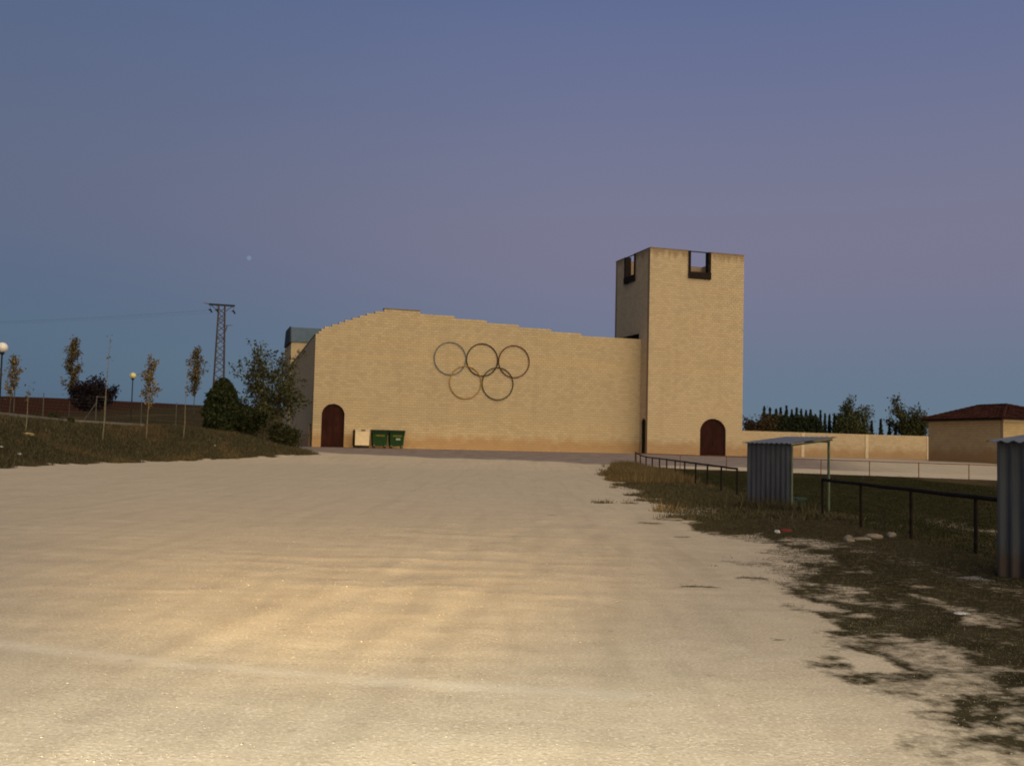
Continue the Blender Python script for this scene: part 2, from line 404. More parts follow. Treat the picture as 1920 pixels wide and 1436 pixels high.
def masks(x, y):
    d = embank(x, y)
    n1 = fbm(x * .62, y * .46, 101, 5); n2 = fbm(x * 1.7, y * 1.2, 107, 4); n3 = fbm(x * .30, y * .22, 113, 3)
    v = x - verge_x(y)
    n4 = fbm(x * 3.4, y * 2.2, 131, 3)
    edge = v + .85 * n1 + .75 * n2 + .5 * n4
    verge = ss(-.12, .30, edge) * (1 - ss(65.6, 66.4, y + .25 * n1 + .06 * (x - 8)))
    far_pitch = 66.0 - .19 * (x - 7.6)                       # the mown pitch ends at the far rail
    verge = np.where(x > 7.4, 1 - ss(-.25, .25, y - far_pitch - .3 * n1), verge)
    bare = ss(.02, .34, n3 + .55 * n2 + .35 * n4 + .42 * (1 - ss(.3, 3.0, v)) - .04) * (1 - ss(1.2, 2.6, v)) * (1 - ss(30, 46, y))
    pth = np.exp(-((x - 10.6 - 1.0 * n1 - .03 * (y - 20)) / .55) ** 2) * (1 - ss(24, 30, y)) + np.exp(-((x - 6.0 - .5 * n1) / .30) ** 2) * .6 * (1 - ss(17, 20, y)) + .9 * np.exp(-((x - 8.4) / .8) ** 2 - ((y - 27.0) / 1.0) ** 2)
    verge = verge * (1 - .62 * np.clip(bare + .55 * pth * (1 + n2), 0, 1))
    # small weed patches out on the gravel
    iso = np.maximum.reduce([np.exp(-((x - a) / p) ** 2 - ((y - b) / q) ** 2) for a, b, p, q in
                             ((2.75, 30.1, .42, .35), (3.55, 30.2, .30, .32), (4.3, 31.8, .5, .6), (2.35, 9.13, .10, .06), (2.19, 6.65, .06, .035), (3.2, 13.4, .25, .12), (2.9, 14.6, .2, .1), (3.0, 6.05, .38, .30), (3.3, 6.9, .4, .35), (2.3, 12.4, .3, .08), (1.0, 24.5, .2, .12), (3.1, 22.6, .35, .2), (3.3, 19.3, .3, .15))])
    verge = np.maximum(verge, .8 * ss(.38, .85, iso + .35 * n2 + .2 * n4))
    verge = verge * (.90 + .10 * np.clip(n2 * 2, -1, 1))
    bank = ss(-.2, .4, d + .6 * n1 + .6 * n2 + .35 * n4)
    grass = np.clip(np.maximum(verge, bank), 0, 1)
    xr = np.interp(x, [-16, -13.2, -9.3, -5.6, -2, 1.55, 6, 7.8, 12, 20, 30, 60], [73, 71.7, 70.0, 69.3, 69.0, 68.8, 66.9, 66.2, 67.4, 67.2, 66.0, 64])
    la = (x + 15.06) * .9563 + (y - 78) * .2924; lc = -(x + 15.06) * .2924 + (y - 78) * .9563
    foot = ss(.1, .5, 1 - np.abs(lc - 4.3 + .6 * n1) / 1.0 + .4 * n2) * ss(40, 43, la) + ss(.2, .6, 1 - np.abs(la - 58.3 + .5 * n1) / 1.5 + .4 * n2) * (lc < 5) * (lc > -21)
    grass = np.clip(np.maximum(grass, .9 * foot * (x > 18)), 0, 1)
    road = ss(-.6, .6, y - xr + .8 * n1) * (1 - ss(0, .5, d)) * (1 - ss(104, 108, y))
    road = road * (1 - .85 * ss(20, 27, x + 1.5 * n1))
    field = ss(26, 40, d + 3 * n3) * ss(76, 90, y + 2 * n1)
    dry = ss(.0, .5, n3 + .35 * n2 + .55 * ss(40, 50, y) * (1 - ss(1.4, 3.2, np.abs(v - 1.2))) - .15)
    dry = np.where(d > 0, ss(.05, .6, n1 + .5 * n3), dry)
    stripe = np.exp(-((y - (7.22 - .21 * (x + .9) + .03 * (x + .9) ** 2)) / .11) ** 2) * (1 - ss(.5, 1.4, x)) * (.6 + .4 * n2)
    trk = 0
    for x0, k_, y0, y1, w in ((-1.35, .085, 3, 17, .13), (-2.78, .085, 3, 17, .13), (.55, .12, 3, 20, .12), (-.85, .12, 3, 20, .12), (2.25, .045, 11, 27, .14), (1.0, .045, 11, 27, .14)):
        trk = np.maximum(trk, np.exp(-((x - x0 - k_ * (y - 5.8)) / w) ** 2) * ss(y0, y0 + 3, y) * (1 - ss(y1 - 4, y1, y)))
    trk = trk * np.clip(.65 + .8 * n2, 0, 1) * (1 - ss(.2, .6, grass))
    return d, v, grass, road, field, dry, stripe, trk

gd, gv, m_grass, m_road, m_field, m_dry, m_stripe, m_track = masks(gx, gy)
ny_, nx_ = gx.shape
cx = .25 * (gx[:-1, :-1] + gx[1:, :-1] + gx[:-1, 1:] + gx[1:, 1:]); cy = .25 * (gy[:-1, :-1] + gy[1:, :-1] + gy[:-1, 1:] + gy[1:, 1:])
cd = .25 * (gd[:-1, :-1] + gd[1:, :-1] + gd[:-1, 1:] + gd[1:, 1:])
cr_ = np.interp(cx, [-16, -13.2, -9.3, -5.6, -2, 1.55, 6, 7.8, 12, 60], [73, 71.7, 70.0, 69.3, 69.0, 68.8, 66.9, 66.0, 65.2, 56])
zone = np.zeros(cx.shape, int)                                # 0 gravel lot
zone[(cy > cr_) & (cd < 0)] = 1                               # road in front of the buildings
zone[(cx > verge_x(cy)) & (cx <= 7.75) & (cy <= cr_) & (cy < 66)] = 2
zone[(cx > 7.75) & (cy <= 66.0 - .19 * (cx - 7.6))] = 3
zone[cd > 0] = 4
zone[(cd > 20) & (cy > 78)] = 5
zone[(cy > 112) & (zone != 5)] = 6

k = N('ground', 1.0, .0); gm = k
pos = k.coord('World')
fine = k.noise(38, 3, pos); mid = k.noise(3.2, 5, pos); big = k.noise(.55, 4, pos); wave = k.noise(1.0, 5, pos, (.45, 1.9, 1))
gravel = k.ramp(mid, [(.25, (.49, .415, .30)), (.5, (.565, .485, .36)), (.75, (.62, .54, .415))])
gravel = k.mix(k.math('MULTIPLY', k.ramp(big, [(.35, 0), (.65, 1)]), .35), gravel, (.48, .395, .30))
gravel = k.mix(k.math('MULTIPLY', k.ramp(wave, [(.42, 1), (.56, 0)]), .20), gravel, (.38, .32, .25))
gravel = k.mix(k.math('MULTIPLY', k.ramp(fine, [(.56, 0), (.66, 1)]), .75), gravel, (.74, .67, .54))
gravel = k.mix(k.math('MULTIPLY', k.ramp(fine, [(.32, 1), (.45, 0)]), .6), gravel, (.36, .30, .22))
cobv = k.n('TexVoronoi', Scale=17.0); k.l(pos, cobv.inputs['Vector'])
peb = k.math('MULTIPLY', k.ramp(cobv.outputs['Distance'], [(.10, 1), (.22, 0)]), k.ramp(k.noise(9, 3, pos), [(.52, 0), (.62, 1)]))
gravel = k.mix(k.math('MULTIPLY', peb, .8), gravel, (.76, .70, .58))
trk = k.noise(1.0, 5, pos, (2.6, .16, 1)); gravel = k.mix(k.math('MULTIPLY', k.ramp(trk, [(.50, 0), (.64, 1)]), .28), gravel, (.40, .34, .26))
gravel = k.mix(k.math('MULTIPLY', k.attr('m_track'), .34), gravel, (.36, .30, .225))
gravel = k.mix(k.math('MULTIPLY', k.attr('m_stripe'), .75), gravel, (.72, .67, .57))
soil = k.ramp(k.noise(2.2, 6, pos), [(.3, (.026, .023, .013)), (.6, (.056, .046, .027)), (.8, (.11, .09, .056))])
dryc = k.ramp(k.noise(2.6, 6, pos), [(.3, (.06, .045, .024)), (.7, (.13, .095, .05))])
soil = k.mix(k.math('MULTIPLY', k.attr('m_dry'), .75), soil, dryc)
road = k.ramp(k.noise(1.2, 5, pos), [(.3, (.20, .165, .15)), (.7, (.29, .24, .215))])
field = k.ramp(k.noise(.9, 5, pos, (.3, 1, 1)), [(.3, (.032, .015, .011)), (.7, (.060, .028, .019))])
brk = k.math('ADD', k.attr('m_grass'), k.math('MULTIPLY', k.math('SUBTRACT', k.noise(7, 6, pos, None, .68), .5), 1.7))
gfac = k.ramp(brk, [(.18, 0), (.74, 1)])
c = k.mix(k.attr('m_road'), gravel, road)
c = k.mix(gfac, c, soil)
c = k.mix(k.attr('m_field'), c, field)
k.color(c)
grit = k.noise(95, 2, pos)
hgt = k.math('ADD', k.math('ADD', k.math('MULTIPLY', fine, .55), k.math('MULTIPLY', grit, .25)), k.math('ADD', k.math('MULTIPLY', k.noise(11, 5, pos), .35), k.math('MULTIPLY', wave, .7)))
k.bump(hgt, .19, .03)
MT['ground'] = k.m

allv = np.stack([gx, gy, gz], -1).reshape(-1, 3)
idx = np.arange(ny_ * nx_).reshape(ny_, nx_)
quads = np.stack([idx[:-1, :-1], idx[:-1, 1:], idx[1:, 1:], idx[1:, :-1]], -1)
for zi, zn in enumerate(['gravel_lot', 'road', 'verge', 'football_pitch', 'embankment', 'field', 'ground']):
    q = quads[zone == zi]
    if not len(q): continue
    used, inv = np.unique(q, return_inverse=True)
    me = np_mesh(zn, allv[used], inv.reshape(-1, 4), smooth=True)
    for an, arr in (('m_grass', m_grass), ('m_road', m_road), ('m_field', m_field), ('m_dry', m_dry), ('m_stripe', m_stripe), ('m_track', m_track)):
        a = me.attributes.new(an, 'FLOAT', 'POINT'); a.data.foreach_set('value', arr.reshape(-1)[used].astype(np.float32))
    link_mesh(zn, me, MT['ground'], kind='structure')

# ---------------------------------------------------------------- grass, weeds and loose gravel
def blades(name, pts, n_bl, hmin, hmax, w, lean, mat, spread=.06):
    """tufts of bent triangular blades"""
    m = len(pts) * n_bl
    base = np.repeat(pts, n_bl, 0) + np.column_stack([rng.normal(0, spread, m), rng.normal(0, spread, m), np.full(m, -.015)])
    a = rng.uniform(0, 2 * np.pi, m); h = rng.uniform(hmin, hmax, m) * np.clip(base[:, 1] / 15, .38, 1) * np.repeat(rng.uniform(.6, 1.25, len(pts)), n_bl)
    wd = w * rng.uniform(.6, 1.3, m)
    side = np.column_stack([np.cos(a), np.sin(a), np.zeros(m)]) * wd[:, None]
    b = rng.uniform(0, 2 * np.pi, m); ln = h * rng.uniform(.1, lean, m)
    tip = base + np.column_stack([np.cos(b) * ln, np.sin(b) * ln, h])
    v = np.stack([base - side, base + side, tip], 1).reshape(-1, 3)
    me = np_mesh(name, v, np.arange(m * 3).reshape(-1, 3))
    o = link_mesh(name, me, MT[mat], kind='stuff'); return o

def scatter(n, x0, x1, y0, y1, want, ypow=1.0):
    x = rng.uniform(x0, x1, n); y = y0 + (y1 - y0) * rng.uniform(0, 1, n) ** ypow
    d, v, gr_, rd, fl, dr, st, tk = masks(x, y)
    keep = want(x, y, d, v, gr_, dr) > rng.uniform(0, 1, n)
    x, y = x[keep], y[keep]
    return np.column_stack([x, y, height(x, y)])

vsel = lambda dryw: (lambda x, y, d, v, g_, dr: np.where(g_ > .12, g_ ** 1.8, 0) * (dr if dryw else 1 - .8 * dr) * (v < 4.6))
p = scatter(150000, 2.0, 8.4, 4.5, 24, vsel(False), 1.35)
blades('weeds', p, 5, .010, .050, .006, 1.6, 'grass_dark')
p = scatter(70000, 2.5, 8.2, 4.5, 24, vsel(True), 1.35)
blades('dry_grass', p, 4, .010, .060, .005, 1.6, 'grass_dry')
p = scatter(50000, 2.5, 8.2, 24, 65, vsel(False))
blades('weeds', p, 5, .04, .15, .014, 1.0, 'grass_dark', .1)
p = scatter(60000, 3.5, 8.2, 24, 66, vsel(True))
blades('dry_grass', p, 5, .08, .30, .014, .7, 'grass_dry', .1)
p = scatter(16000, 4.8, 8.0, 44, 65.5, lambda x, y, d, v, g_, dr: (g_ > .5) * (v > .3) * (.25 + .75 * dr))
blades('tall_dry_grass', p, 6, .25, .55, .014, .5, 'grass_dry', .12)
# nettles round the shelters
q = np.array([(6.35 + .9 * t + rng.normal(0, .16), 28.0 - 1.5 * t + rng.normal(0, .16)) for t in rng.uniform(-.1, 1.25, 150)])
p = np.column_stack([q, height(q[:, 0], q[:, 1])]); blades('weeds', p, 9, .10, .38, .018, .6, 'grass_dark', .09)
p = scatter(70000, -33, -12, 44, 76, lambda x, y, d, v, g_, dr: (d > -.3) * (g_ > .5) * (d < 13) * (1 - .75 * dr))
blades('bank_grass', p, 4, .06, .22, .018, .8, 'grass_dark', .12)
p = scatter(60000, -33, -12, 44, 76, lambda x, y, d, v, g_, dr: (d > -.1) * (g_ > .5) * (d < 13) * dr * .8)
blades('bank_dry_grass', p, 4, .06, .26, .016, .8, 'grass_dry', .12)
p = scatter(90000, 7.6, 24, 14, 64, lambda x, y, d, v, g_, dr: (g_ > .6) * .9, 1.3)
blades('pitch_grass', p, 4, .02, .07, .014, .8, 'pitch_blades', .1)

m = 8000
px_ = rng.uniform(-5, 4.5, m); py_ = 4.3 + 16 * rng.uniform(0, 1, m) ** 2.2
keep = np.abs(px_) < .56 * py_; px_, py_ = px_[keep], py_[keep]; m = len(px_)
r_ = rng.uniform(.0025, .0065, m) * np.where(rng.uniform(0, 1, m) < .03, 1.7, 1) * (.8 + py_ / 25)
oc = np.array([(1, 0, 0), (0, 1, 0), (-1, 0, 0), (0, -1, 0), (0, 0, .28), (0, 0, -.28)], float)
of = np.array([(0, 1, 4), (1, 2, 4), (2, 3, 4), (3, 0, 4), (1, 0, 5), (2, 1, 5), (3, 2, 5), (0, 3, 5)])
jit = rng.uniform(.65, 1.35, (m, 6, 1))
th = rng.uniform(0, 6.28, m); R_ = np.zeros((m, 3, 3)); R_[:, 0, 0] = np.cos(th); R_[:, 0, 1] = -np.sin(th); R_[:, 1, 0] = np.sin(th); R_[:, 1, 1] = np.cos(th); R_[:, 2, 2] = 1
pv = np.einsum('mij,mkj->mki', R_, oc[None] * jit * r_[:, None, None]) + np.column_stack([px_, py_, height(px_, py_) + r_ * .12])[:, None]
pf = of[None] + (np.arange(m) * 6)[:, None, None]
link_mesh('loose_gravel', np_mesh('loose_gravel', pv.reshape(-1, 3), pf.reshape(-1, 3)), MT['pebble'], kind='stuff')

# ---------------------------------------------------------------- block masonry
CH, BL, JT, VJ, REC = .2, .4, .021, .012, .018

def minus(spans, a, b):
    out = []
    for s0, s1 in spans:
        if b <= s0 or a >= s1: out.append((s0, s1)); continue
        if a > s0: out.append((s0, a))
        if b < s1: out.append((b, s1))
    return out

def block_wall(parent, top, holes, frame, thick, bmat, mname='wall', z0=0.0, back_joint=True):
    """a wall of coursed blocks.  top: list of (s0, s1, ztop); holes: ('rect', s0, s1, z0, z1) or ('arch', s0, s1, spring, ztop);
    frame(s, depth, z) -> local point (depth 0 is the outer face)"""
    body, blk = MB(), MB()
    zt = max(t[2] for t in top)
    def spans(z):
        sp = []
        for a, b, t in top:
            if t > z:
                if sp and abs(sp[-1][1] - a) < 1e-6: sp[-1] = (sp[-1][0], b)
                else: sp.append((a, b))
        for h in holes:
            if h[0] == 'rect' and h[3] <= z < h[4]: sp = minus(sp, h[1], h[2])
            if h[0] == 'arch' and z < h[4]:
                c, r = .5 * (h[1] + h[2]), .5 * (h[2] - h[1])
                q = max(0, (z - h[3]) / (h[4] - h[3])); w = r * math.sqrt(max(0, 1 - q * q)) if z > h[3] else r
                sp = minus(sp, c - w, c + w)
        return sp
    def hexa(mb, a0, a1, b0, b1, za, zb, d0, d1, front_only=False):
        pts = [frame(a0, d0, za), frame(a1, d0, za), frame(b1, d0, zb), frame(b0, d0, zb),
               frame(a0, d1, za), frame(a1, d1, za), frame(b1, d1, zb), frame(b0, d1, zb)]
        fs = [(0, 1, 2, 3), (1, 0, 4, 5), (2, 1, 5, 6), (3, 2, 6, 7), (0, 3, 7, 4)]
        if not front_only: fs.append((5, 4, 7, 6))
        mb.poly(pts, fs)
    z = z0; i = 0
    while z < zt - 1e-4:
        zb = min(z + CH, zt)
        cuts = [z, zb]
        for h in holes:
            for e_ in h[3:5]:
                if z + .01 < e_ < zb - .01: cuts.append(e_)
        for a, b, t in top:
            if z + .01 < t < zb - .01: cuts.append(t)
        arch = [h for h in holes if h[0] == 'arch' and h[3] < zb and h[4] > z]
        if arch: cuts += [z + CH * q / 4 for q in (1, 2, 3)]
        cuts = sorted(set(round(q, 4) for q in cuts))
        for za, zc in zip(cuts[:-1], cuts[1:]):
            lo, hi = spans(za + 1e-4), spans(zc - 1e-4)
            if len(lo) != len(hi): lo = hi = spans(.5 * (za + zc))
            bot = za + (JT / 2 if abs(za - z) < .002 else 0); tp = zc - (JT / 2 if abs(zc - zb) < .002 else 0)
            for (l0, l1), (h0, h1) in zip(lo, hi):
                hexa(body, l0, l1, h0, h1, za, zc, REC, thick)
                off = -(i % 2) * BL / 2 - BL + min(t[0] for t in top)
                j0 = int((min(l0, h0) - off) // BL)
                s = off + j0 * BL
                while s < max(l1, h1) - 1e-4:
                    a, b = s + VJ / 2, s + BL - VJ / 2
                    a0, b0 = max(a, l0), min(b, l1); a1, b1 = max(a, h0), min(b, h1)
                    if b0 - a0 > .01 and b1 - a1 > .01:
                        hexa(blk, a0, b0, a1, b1, bot, tp, 0, REC + .004, True)
                    s += BL
        z = zb; i += 1
    w = body.build(mname, MT['mortar'], parent)
    blk.build('blocks', MT[bmat], w, kind='stuff')
    return w

B0 = (-15.06, 78.0, 1.12); BYAW = math.radians(17)
def bworld(a, c, z=0.0):
    cs, sn = math.cos(BYAW), math.sin(BYAW)
    return (B0[0] + a * cs - c * sn, B0[1] + a * sn + c * cs, B0[2] + z)

def arch_door(parent, s0, s1, spring, ztop, frame, mat, leaves=2, name='door'):
    """an arched metal door set back in its opening: leaves with raised rails, and a handle"""
    c, r = .5 * (s0 + s1), .5 * (s1 - s0)
    def edge(n0, n1):
        out = []
        for q in range(n0, n1 + 1):
            t = math.pi * q / 24; out.append((c + r * math.cos(t), spring + (ztop - spring) * math.sin(t)))
        return out
    halves = [(s0, c - .008), (c + .008, s1)] if leaves == 2 else [(s0, s1)]
    for n, (a, b) in enumerate(halves):
        if leaves == 2:
            arc = edge(12, 24) if n == 0 else edge(0, 12)
            arc = [(min(max(x, a), b), z) for x, z in arc]
            prof = [(a, -.05), (b, -.05)] + (arc if n == 1 else arc)
        else:
            prof = [(a, -.05), (b, -.05)] + edge(0, 24)
        mb = MB().prism(prof, .16, .20, lambda p, t: frame(p[0], t, p[1]))
        w = b - a
        for zz in (.15, .95, 1.75):
            mb.hexa([frame(a + .05, .145, zz), frame(b - .05, .145, zz), frame(b - .05, .161, zz), frame(a + .05, .161, zz),
                     frame(a + .05, .145, zz + .09), frame(b - .05, .145, zz + .09), frame(b - .05, .161, zz + .09), frame(a + .05, .161, zz + .09)])
        lf = mb.build(name + '_leaf', mat, parent)
        if n == 1 or leaves == 1:
            hx = a + .07
            MB().hexa([frame(hx, .11, 1.0), frame(hx + .04, .11, 1.0), frame(hx + .04, .146, 1.0), frame(hx, .146, 1.0),
                       frame(hx, .11, 1.16), frame(hx + .04, .11, 1.16), frame(hx + .04, .146, 1.16), frame(hx, .146, 1.16)]).build('handle', MT['rail'], lf)
    # steel frame lining the opening
    inner = [(s0 + .05, -.05), (s1 - .05, -.05)]
    mb = MB(); arc = [(s1, -.05)] + edge(0, 24) + [(s0, -.05)]
    for (xa, za), (xb, zb) in zip(arc[:-1], arc[1:]):
        ia = (c + (xa - c) * .95, za if za < spring else spring + (za - spring) * .96); ib = (c + (xb - c) * .95, zb if zb < spring else spring + (zb - spring) * .96)
        mb.hexa([frame(xa, .10, za), frame(xb, .10, zb), frame(xb, .21, zb), frame(xa, .21, za), frame(ia[0], .10, ia[1]), frame(ib[0], .10, ib[1]), frame(ib[0], .21, ib[1]), frame(ia[0], .21, ia[1])])
    mb.build(name + '_frame', MT['rust'], parent)

# ---- pelota court: front wall with the stepped top, side wall
court = thing('court_building', 'long windowless sandy block hall with a stepped curved top, carrying the ring emblem', 'building', B0, BYAW)
TOP = [(0, .22, 8.6), (.22, .42, 8.8), (.42, .66, 9.0), (.66, 1.22, 9.2), (1.22, 1.75, 9.4), (1.75, 2.2, 9.6), (2.2, 2.75, 9.8), (2.75, 3.3, 10.0), (3.3, 3.85, 10.2), (3.85, 4.5, 10.4),
       (4.5, 5.2, 10.6), (5.2, 8.05, 10.8), (8.05, 10.85, 10.6), (10.85, 13.5, 10.4), (13.5, 16.2, 10.2), (16.2, 19.0, 10.0), (19.0, 21.65, 9.8), (21.65, 27.0, 9.6)]
ffr = lambda s, d, z: (s, d, z)
block_wall(court, TOP, [('arch', .66, 2.40, 2.43, 3.30)], ffr, .42, 'block', 'front_wall', z0=-.4)
arch_door(court, .66, 2.40, 2.43, 3.30, ffr, MT['door'])
MB().box(5.16, 8.09, -.03, .46, 10.8, 10.88).build('coping', MT['coping'], court)
sfr = lambda s, d, z: (d, s, z)
side_top = [(.42 + 1.0 * q, 1.42 + 1.0 * q, 8.55 - .047 * q) for q in range(20)]
block_wall(court, side_top, [('rect', .80, 2.62, -.5, 1.74)], sfr, .42, 'block', 'side_wall', z0=-.4)
cop = MB().box(-.03, .45, .43, 20.4, 0, .07).build('coping', MT['coping'], court)
for v_ in cop.data.vertices: v_.co.z += 8.55 - .047 * (v_.co.y - .43) + .002
MB().box(.14, .18, .82, 2.60, -.3, 1.72).build('side_door', MT['door'], court)
MB().box(.35, 26.9, .6, 20, 7.2, 7.35).build('roof', MT['galv_dark'], court)

# ---- annex behind, with its metal roof
annex = thing('annex_building', 'block annex with blue grey metal roof rising behind the left end of the long wall', 'building', bworld(-.1, 20.45), BYAW)
block_wall(annex, [(0, 10, 9.8)], [], ffr, .3, 'block', 'front_wall', z0=-.5)
block_wall(annex, [(.3, 7, 9.8)], [], sfr, .3, 'block', 'side_wall', z0=-.5)
prof = [(-.15, 9.8), (.45, 11.2), (.6, 11.25), (5.2, 11.25), (6.6, 9.8)]
fr = lambda p, t: (t, p[0], p[1])
MB().prism(prof, -.02, 10.2, fr).build('roof', MT['annex_metal'], annex)
MB().prism([(-.19, 9.74), (.42, 11.24), (.6, 11.30), (5.3, 11.30), (6.7, 9.74)], -.14, -.022, fr).build('gable_cladding', MT['galv_dark'], annex)
for xx in (1.45, 3.0, 4.55):
    MB().prism([(-.15 - .03, 9.82), (.45 - .03, 11.21), (.45, 11.2), (-.15, 9.8)], xx, xx + .05, fr).build('roof_seam', MT['annex_metal'], annex.children[2])

# ---- ring emblem on the long wall
emb = thing('ring_emblem', 'five interlaced coloured metal rings fixed high on the long block wall', 'emblem', bworld(13.2, -.07, 6.3), BYAW)
for (rx, rz, mt, lb, dy) in ((-2.63, .89, 'ring_blue', 'faded blue ring', 0), (0, .90, 'ring_black', 'black ring', -.006), (2.66, .89, 'ring_red', 'brown red ring', -.012),
                             (-1.33, -.95, 'ring_yellow', 'ochre yellow ring', -.02), (1.33, -.95, 'ring_green', 'dark green ring', -.026)):
    mb = MB(); n = 56; ro, ri = 1.327, 1.253
    for q in range(n):
        t0, t1 = 2 * math.pi * q / n, 2 * math.pi * (q + 1) / n
        P_ = lambda r_, t, y: (rx + r_ * math.cos(t), y + dy, rz + r_ * math.sin(t))
        mb.poly([P_(ri, t0, 0), P_(ro, t0, 0), P_(ro, t1, 0), P_(ri, t1, 0), P_(ri, t0, .06), P_(ro, t0, .06), P_(ro, t1, .06), P_(ri, t1, .06)],
                [(0, 1, 2, 3), (1, 0, 4, 5), (3, 2, 6, 7), (4, 7, 6, 5)] if False else [(0, 1, 2, 3), (1, 5, 6, 2), (0, 3, 7, 4), (5, 4, 7, 6)])
    tag(mb.build('ring', MT[mt], emb), lb)

# ---- tower
TW, TD, TH = 8.75, 7.3, 17.1
tower = thing('tower', 'tall square sandy block tower with notched parapet and an arched brown door', 'tower', bworld(27.0, -1.55), BYAW)
holes_f = [('arch', 4.80, 7.20, 1.98, 3.08), ('rect', 3.53, 5.55, 14.85, 18)]
block_wall(tower, [(0, TW, TH)], holes_f, ffr, .4, 'tower_block', 'front_wall', z0=-.4)
tl = lambda s, d, z: (d, s, z)
holes_l = [('arch', .34, 1.29, 2.5, 2.95), ('rect', 2.95, 5.15, 14.8, 18), ('rect', 1.99, 5.75, 9.0, 10.12)]
block_wall(tower, [(.4, TD - .4, TH)], holes_l, tl, .4, 'tower_block', 'left_wall', z0=-.4)
trt = lambda s, d, z: (TW - d, s, z)
block_wall(tower, [(.4, TD - .4, TH)], [('rect', 2.7, 4.7, 14.85, 18)], trt, .4, 'tower_block', 'right_wall', z0=-.4)
bk = lambda s, d, z: (s, TD - d, z)
block_wall(tower, [(0, TW, TH)], [('rect', 3.4, 5.4, 14.85, 18)], bk, .4, 'tower_block', 'back_wall', z0=-.4)
MB().box(.4, TW - .4, .4, TD - .4, 14.2, 14.45).build('roof', MT['mortar'], tower)
arch_door(tower, 4.80, 7.20, 1.98, 3.08, ffr, MT['door'])
arch_door(tower, .34, 1.29, 2.5, 2.95, tl, MT['dark_door'], 1, 'side_door')
MB().box(.30, .36, 1.99, 5.75, 9.0, 10.12).build('unlit_opening_panel', MT['void'], tower)  # dark panel across the opening; its colour stands for the unlit inside
# thin stained coping on each parapet piece
for (x0, x1, y0, y1) in ((-.02, 3.50, -.02, .41), (5.58, TW + .02, -.02, .41), (-.02, .41, .412, 2.92), (-.02, .41, 5.18, TD - .412), (TW - .41, TW + .02, .412, 2.7), (TW - .41, TW + .02, 4.7, TD - .412), (-.02, 3.4, TD - .41, TD + .02), (5.4, TW + .02, TD - .41, TD + .02)):
    MB().box(x0, x1, y0, y1, TH + .001, TH + .05).build('coping', MT['coping'], tower)
def notch(fr_, s0, s1, zb, zt):
    mb = MB()
    def bx(a, b, d0, d1, za, zc): mb.hexa([fr_(a, d0, za), fr_(b, d0, za), fr_(b, d1, za), fr_(a, d1, za), fr_(a, d0, zc), fr_(b, d0, zc), fr_(b, d1, zc), fr_(a, d1, zc)])
    bx(s0, s0 + .20, -.10, .46, zb + .55, zt); bx(s1 - .24, s1, -.10, .46, zb + .55, zt)      # side channels
    bx(s0, s1, -.16, .46, zb, zb + .10); bx(s0, s1, -.16, -.10, zb + .10, zb + .548)               # spout box
    bx(s0, s0 + .05, -.098, .46, zb + .102, zb + .548); bx(s1 - .05, s1, -.098, .46, zb + .102, zb + .548)
    bx(s0 + .202, s1 - .242, .0, .07, zt - .08, zt)                                                 # tie bar
    mb.build('notch_frame', MT['rust'], tower)
notch(ffr, 3.50, 5.58, 14.80, 17.12); notch(tl, 2.92, 5.18, 14.75, 17.12)

# ---- bins in front of the long wall
def bin_(x0, w, mat, lid, label, name, cream=False):
    t = thing(name, label, 'bin', bworld(x0 + w / 2, -.95, .02), BYAW)
    h = w / 2
    bz0, bz1 = (.16, 1.26)
    tp = .0 if cream else .07
    mb = MB().hexa([(-h + tp + .04, -.38 + tp, bz0), (h - tp - .04, -.38 + tp, bz0), (h - tp - .04, .38, bz0), (-h + tp + .04, .38, bz0), (-h + .03, -.45, bz1), (h - .03, -.45, bz1), (h - .03, .45, bz1), (-h + .03, .45, bz1)])
    mb.build('body', MT[mat], t, bevel=.02)
    if cream:
        MB().box(-h - .02, -h + .025, -.47, .47, .14, 1.30).build('side_panel', MT['bin_dark'], t)
        MB().box(-h + .02, h - .06, -.40, .40, 0, .155).build('base', MT['bin_dark'], t)
        MB().box(-h + .02, h, -.48, .48, 1.264, 1.36).build('lid', MT[lid], t, bevel=.02)
        MB().box(-.12, .22, -.495, -.482, 1.27, 1.34).build('lid_handle', MT['bin_dark'], t)
    else:
        MB().prism([(-.49, 1.264), (-.49, 1.31), (-.25, 1.38), (.30, 1.39), (.48, 1.32), (.48, 1.264)], -h + .0, h - .0, lambda p, q: (q, p[0], p[1])).build('lid', MT[lid], t)
        MB().box(-h + .02, h - .02, -.475, -.452, 1.12, 1.26).build('rim', MT[lid], t)
        for sx in (-1, 1):
            MB().tube([(sx * (h - .06), -.1, 1.05), (sx * (h + .05), -.1, 1.05)], .04, 8).build('trunnion', MT['bin_dark'], t)
            for sy in (-.30, .30):
                c_ = MB().tube([(sx * (h - .20) - .03, sy, .09), (sx * (h - .20) + .03, sy, .09)], .09, 12).build('wheel', MT['bin_dark'], t)
                MB().box(sx * (h - .20) - .045, sx * (h - .20) + .045, sy - .04, sy + .04, .10, .20).build('caster_fork', MT['bin_sticker'], c_)
        MB().hexa([(-.34, -.452, .86), (.34, -.452, .86), (.34, -.425, .86), (-.34, -.425, .86), (-.34, -.462, 1.0), (.34, -.462, 1.0), (.34, -.44, 1.0), (-.34, -.44, 1.0)]).build('label_plate', MT['bin_yellow'], t)
    return t
bin_(3.02, 1.16, 'bin_cream', 'bin_cream', 'cream waste container with a dark base, leftmost of the three by the wall', 'waste_container', True)
bin_(4.33, 1.26, 'bin_green', 'bin_lid', 'green wheeled bin standing between the cream container and the other green bin', 'wheeled_bin')
t = bin_(5.66, 1.22, 'bin_green', 'bin_lid', 'green wheeled bin with a pale sticker on its front, right end of the row', 'wheeled_bin')
